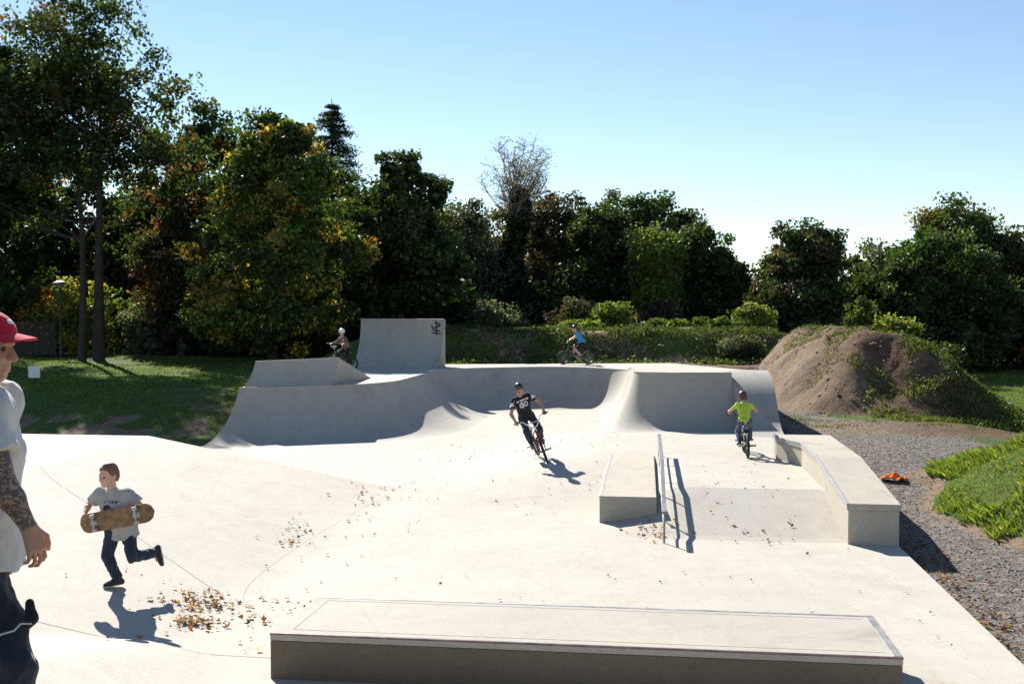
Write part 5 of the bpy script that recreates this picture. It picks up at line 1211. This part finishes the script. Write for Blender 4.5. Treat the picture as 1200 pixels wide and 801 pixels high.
P = np.stack([x, y, ground_z(x, y) + .03 + .16 * rng.random(len(x))], 1); v, f = leaf_quads(P, .05 * (.6 + .9 * rng.random(len(P))), rand_dirs(len(P)) + np.array((0, 0, .8)))
tag(np_mesh('embankment_weeds', v, f, M['leaf'], smooth=False, cols=np.repeat(pick_cols(len(P), MD + DK + DK + LT[:1], .3), 4, 0)), 'broad-leaved weeds overgrowing the embankment slope', kind='stuff')

# -- loose stones on the gravel strip
def stones():
    n = 16000; x = rng.uniform(4.4, 10.5, n); y = 9.0 + (rng.random(n) ** 1.4) * 18
    u, v = w2uv(x, y); k = (u > 3.4) & (bump_h(x, y) < .2) & (mound_h(x, y) < .8) & ~((u < 3.4)); x, y = x[k], y[k]; n = len(x)
    s = .008 + .016 * rng.random(n) ** 2.5; base = np.array([(1,0,0),(0,1,0),(-1,0,0),(0,-1,0),(0,0,.7),(0,0,-.7)], float)
    V = base[None] * (.65 + .6 * rng.random((n, 6, 1))) * s[:, None, None]; a = rng.random(n) * 6.28; c, s2 = np.cos(a), np.sin(a)
    X = V[..., 0] * c[:, None] - V[..., 1] * s2[:, None]; Y = V[..., 0] * s2[:, None] + V[..., 1] * c[:, None]
    V = np.stack([X + x[:, None], Y + y[:, None], V[..., 2] + (ground_z(x, y) + .3 * s)[:, None]], -1).reshape(-1, 3)
    fb = np.array([(0,1,4),(1,2,4),(2,3,4),(3,0,4),(1,0,5),(2,1,5),(3,2,5),(0,3,5)]); F = (fb[None] + 6 * np.arange(n)[:, None, None]).reshape(-1, 3)
    g = rng.uniform(.09, .28, n)[:, None] * np.array((1, .91, .82)); m, nn, l, p = mat_new('gravel stones')
    at = nd(nn, 'ShaderNodeAttribute', attribute_name='Col'); l.new(at.outputs[0], p.inputs['Base Color']); p.inputs['Roughness'].default_value = .85
    tag(np_mesh('loose_gravel', V, F, m, smooth=False, cols=np.repeat(g, 6, 0)), 'loose grey-brown gravel stones beside the concrete', kind='stuff')
stones()
def clods():
    n = 2400; x = rng.uniform(6.6, 14.5, n); y = rng.uniform(26, 35, n); m_ = mound_h(x, y); k = (m_ > .12) & (fbm(x, y, 0, 3, 45) > -.1); x, y = x[k], y[k]; n = len(x)
    s = .02 + .06 * rng.random(n) ** 3.5; base = np.array([(1,0,0),(0,1,0),(-1,0,0),(0,-1,0),(0,0,.7),(0,0,-.7)], float)
    V = base[None] * (.6 + .7 * rng.random((n, 6, 1))) * s[:, None, None]; V = V + np.stack([x, y, ground_z(x, y) - .12 * s - .01], 1)[:, None]
    fb = np.array([(0,1,4),(1,2,4),(2,3,4),(3,0,4),(1,0,5),(2,1,5),(3,2,5),(0,3,5)]); F = (fb[None] + 6 * np.arange(n)[:, None, None]).reshape(-1, 3)
    g = rng.uniform(.5, 1.5, n)[:, None] * np.array((.14, .09, .06)); tag(np_mesh('soil_clods', V.reshape(-1, 3), F, bpy.data.materials['gravel stones'], smooth=False, cols=np.repeat(g, 6, 0)), 'crumbled soil clods lying on the dirt mound', kind='stuff')
clods()
x, y = on_ground(40000, 9.5, 16.5, 25.5, 36, lambda x, y: (mound_h(x, y) > .08) & ((x - 11.6) * .9 - (y - 31) * .15 + 1.6 * fbm(x * 1.3, y * 1.3, 0, 3, 55) + 1.5 * sst(32, 34.5, y) > .25))
P = np.stack([x, y, ground_z(x, y) + .02 + .16 * rng.random(len(x)) ** 2], 1); v, f = leaf_quads(P, .027 * (.6 + .9 * rng.random(len(P))), rand_dirs(len(P)) + np.array((0, 0, .8)))
tag(np_mesh('mound_weeds', v, f, M['leaf'], smooth=False, cols=np.repeat(pick_cols(len(P), MD + LT[:1] + DK, .3), 4, 0)), 'green weeds covering the grassy flank of the dirt mound', kind='stuff')

# -- fallen leaves
def litter(name, label, U, Vv, size, pal, ground=False):
    if ground: X, Y = U, Vv; Z = ground_z(X, Y)
    else: X, Y = uv2w(U, Vv); Z = floor_z(U, Vv)
    n = len(X); P = np.stack([X, Y, Z + .012 + .015 * rng.random(n)], 1); nr_ = rng.normal(size=(n, 3)) * .35 + np.array((0, 0, 1)); nr_ /= np.linalg.norm(nr_, axis=1)[:, None]
    a = rand_dirs(n); b = np.cross(nr_, a); b /= np.linalg.norm(b, axis=1)[:, None]; a = np.cross(b, nr_); s = (size * (.35 + 1.3 * rng.random(n) ** 1.5))[:, None]; cu_ = rng.normal(size=(n, 1)) * .6 + .6
    lobes = [(1, 0, .12), (.35, .28, -.1), (.25, .8, .2), (-.3, .35, -.05), (-.8, 0, .15), (-.3, -.35, -.05), (.25, -.8, .2), (.35, -.28, -.1)]
    V = np.stack([P + a * s * p + b * s * q + nr_ * s * (r_ + cu_ * (p * p + q * q) * .35) for p, q, r_ in lobes], 1).reshape(-1, 3)
    F = np.arange(8 * n).reshape(n, 8); o = np_mesh(name, V, F, M['dryleaf'], smooth=False, cols=np.repeat(pick_cols(n, pal, .3), 8, 0)); tag(o, label, kind='stuff'); return o
LP = [((.18, .095, .04), 4), ((.25, .135, .05), 3), ((.32, .19, .07), 2), ((.12, .07, .035), 3)]
def ok(u, v):   # on open floor only
    led = (u > -3.25) & (u < 2.15) & (v > 8.5) & (v < 9.95); box_ = (u > -.72) & (u < .42) & (v > 15.5) & (v < 20); hub = (u > 2.3) & (v > 14.5)
    return ~(led | box_ | hub)
n_ = 1300; u = rng.uniform(-8.5, 3.3, n_); v = 9 + 15 * rng.random(n_) ** .8; dn = fbm(u * .6, v * .6, 0, 3, 41)
k = ok(u, v) & (dn + .5 * rng.random(n_) > .25) & ((u > -4.6) | (rng.random(n_) < .08)); litter('fallen_leaves', 'dry leaves scattered over the concrete floor', u[k], v[k], .020, LP)
t = rng.random(230); u = -4.75 + .22 * rng.normal(size=230) + .35 * t; v = 13.2 + 4.6 * t; k = (fbm(u * 1.5, v * 1.1, 0, 2, 43) + .4 * rng.random(230) > .1)
litter('leaf_drift', 'line of dry leaves gathered along the foot of the left bank', u[k], v[k], .028, LP)
u = np.concatenate([rng.normal(-4.62, .2, 150), rng.normal(-4.42, .15, 110), rng.normal(-4.2, .65, 90)]); v = np.concatenate([rng.normal(10.62, .2, 150), rng.normal(10.0, .10, 110), rng.normal(10.4, .55, 90)])
k = ok(u, v); litter('leaf_pile', 'heap of golden brown leaves beside the running boy', u[k], v[k], .03, LP + [((.32, .17, .05), 4)])
u = np.concatenate([rng.normal(.1, .25, 60), rng.normal(1.9, .5, 30)]); v = np.concatenate([rng.normal(14.9, .25, 60), rng.normal(14.8, .3, 30)]); k = ok(u, v)
litter('leaf_drift', 'dry leaves caught in front of the concrete box', u[k], v[k], .028, LP)
u = 3.4 + np.abs(rng.normal(0, .35, 420)); v = rng.uniform(9.0, 15.5, 420); X, Y = uv2w(u, v)
litter('leaf_drift', 'reddish leaves lying on the gravel along the concrete edge', X, Y, .034, LP + [((.2, .08, .045), 3)], True)
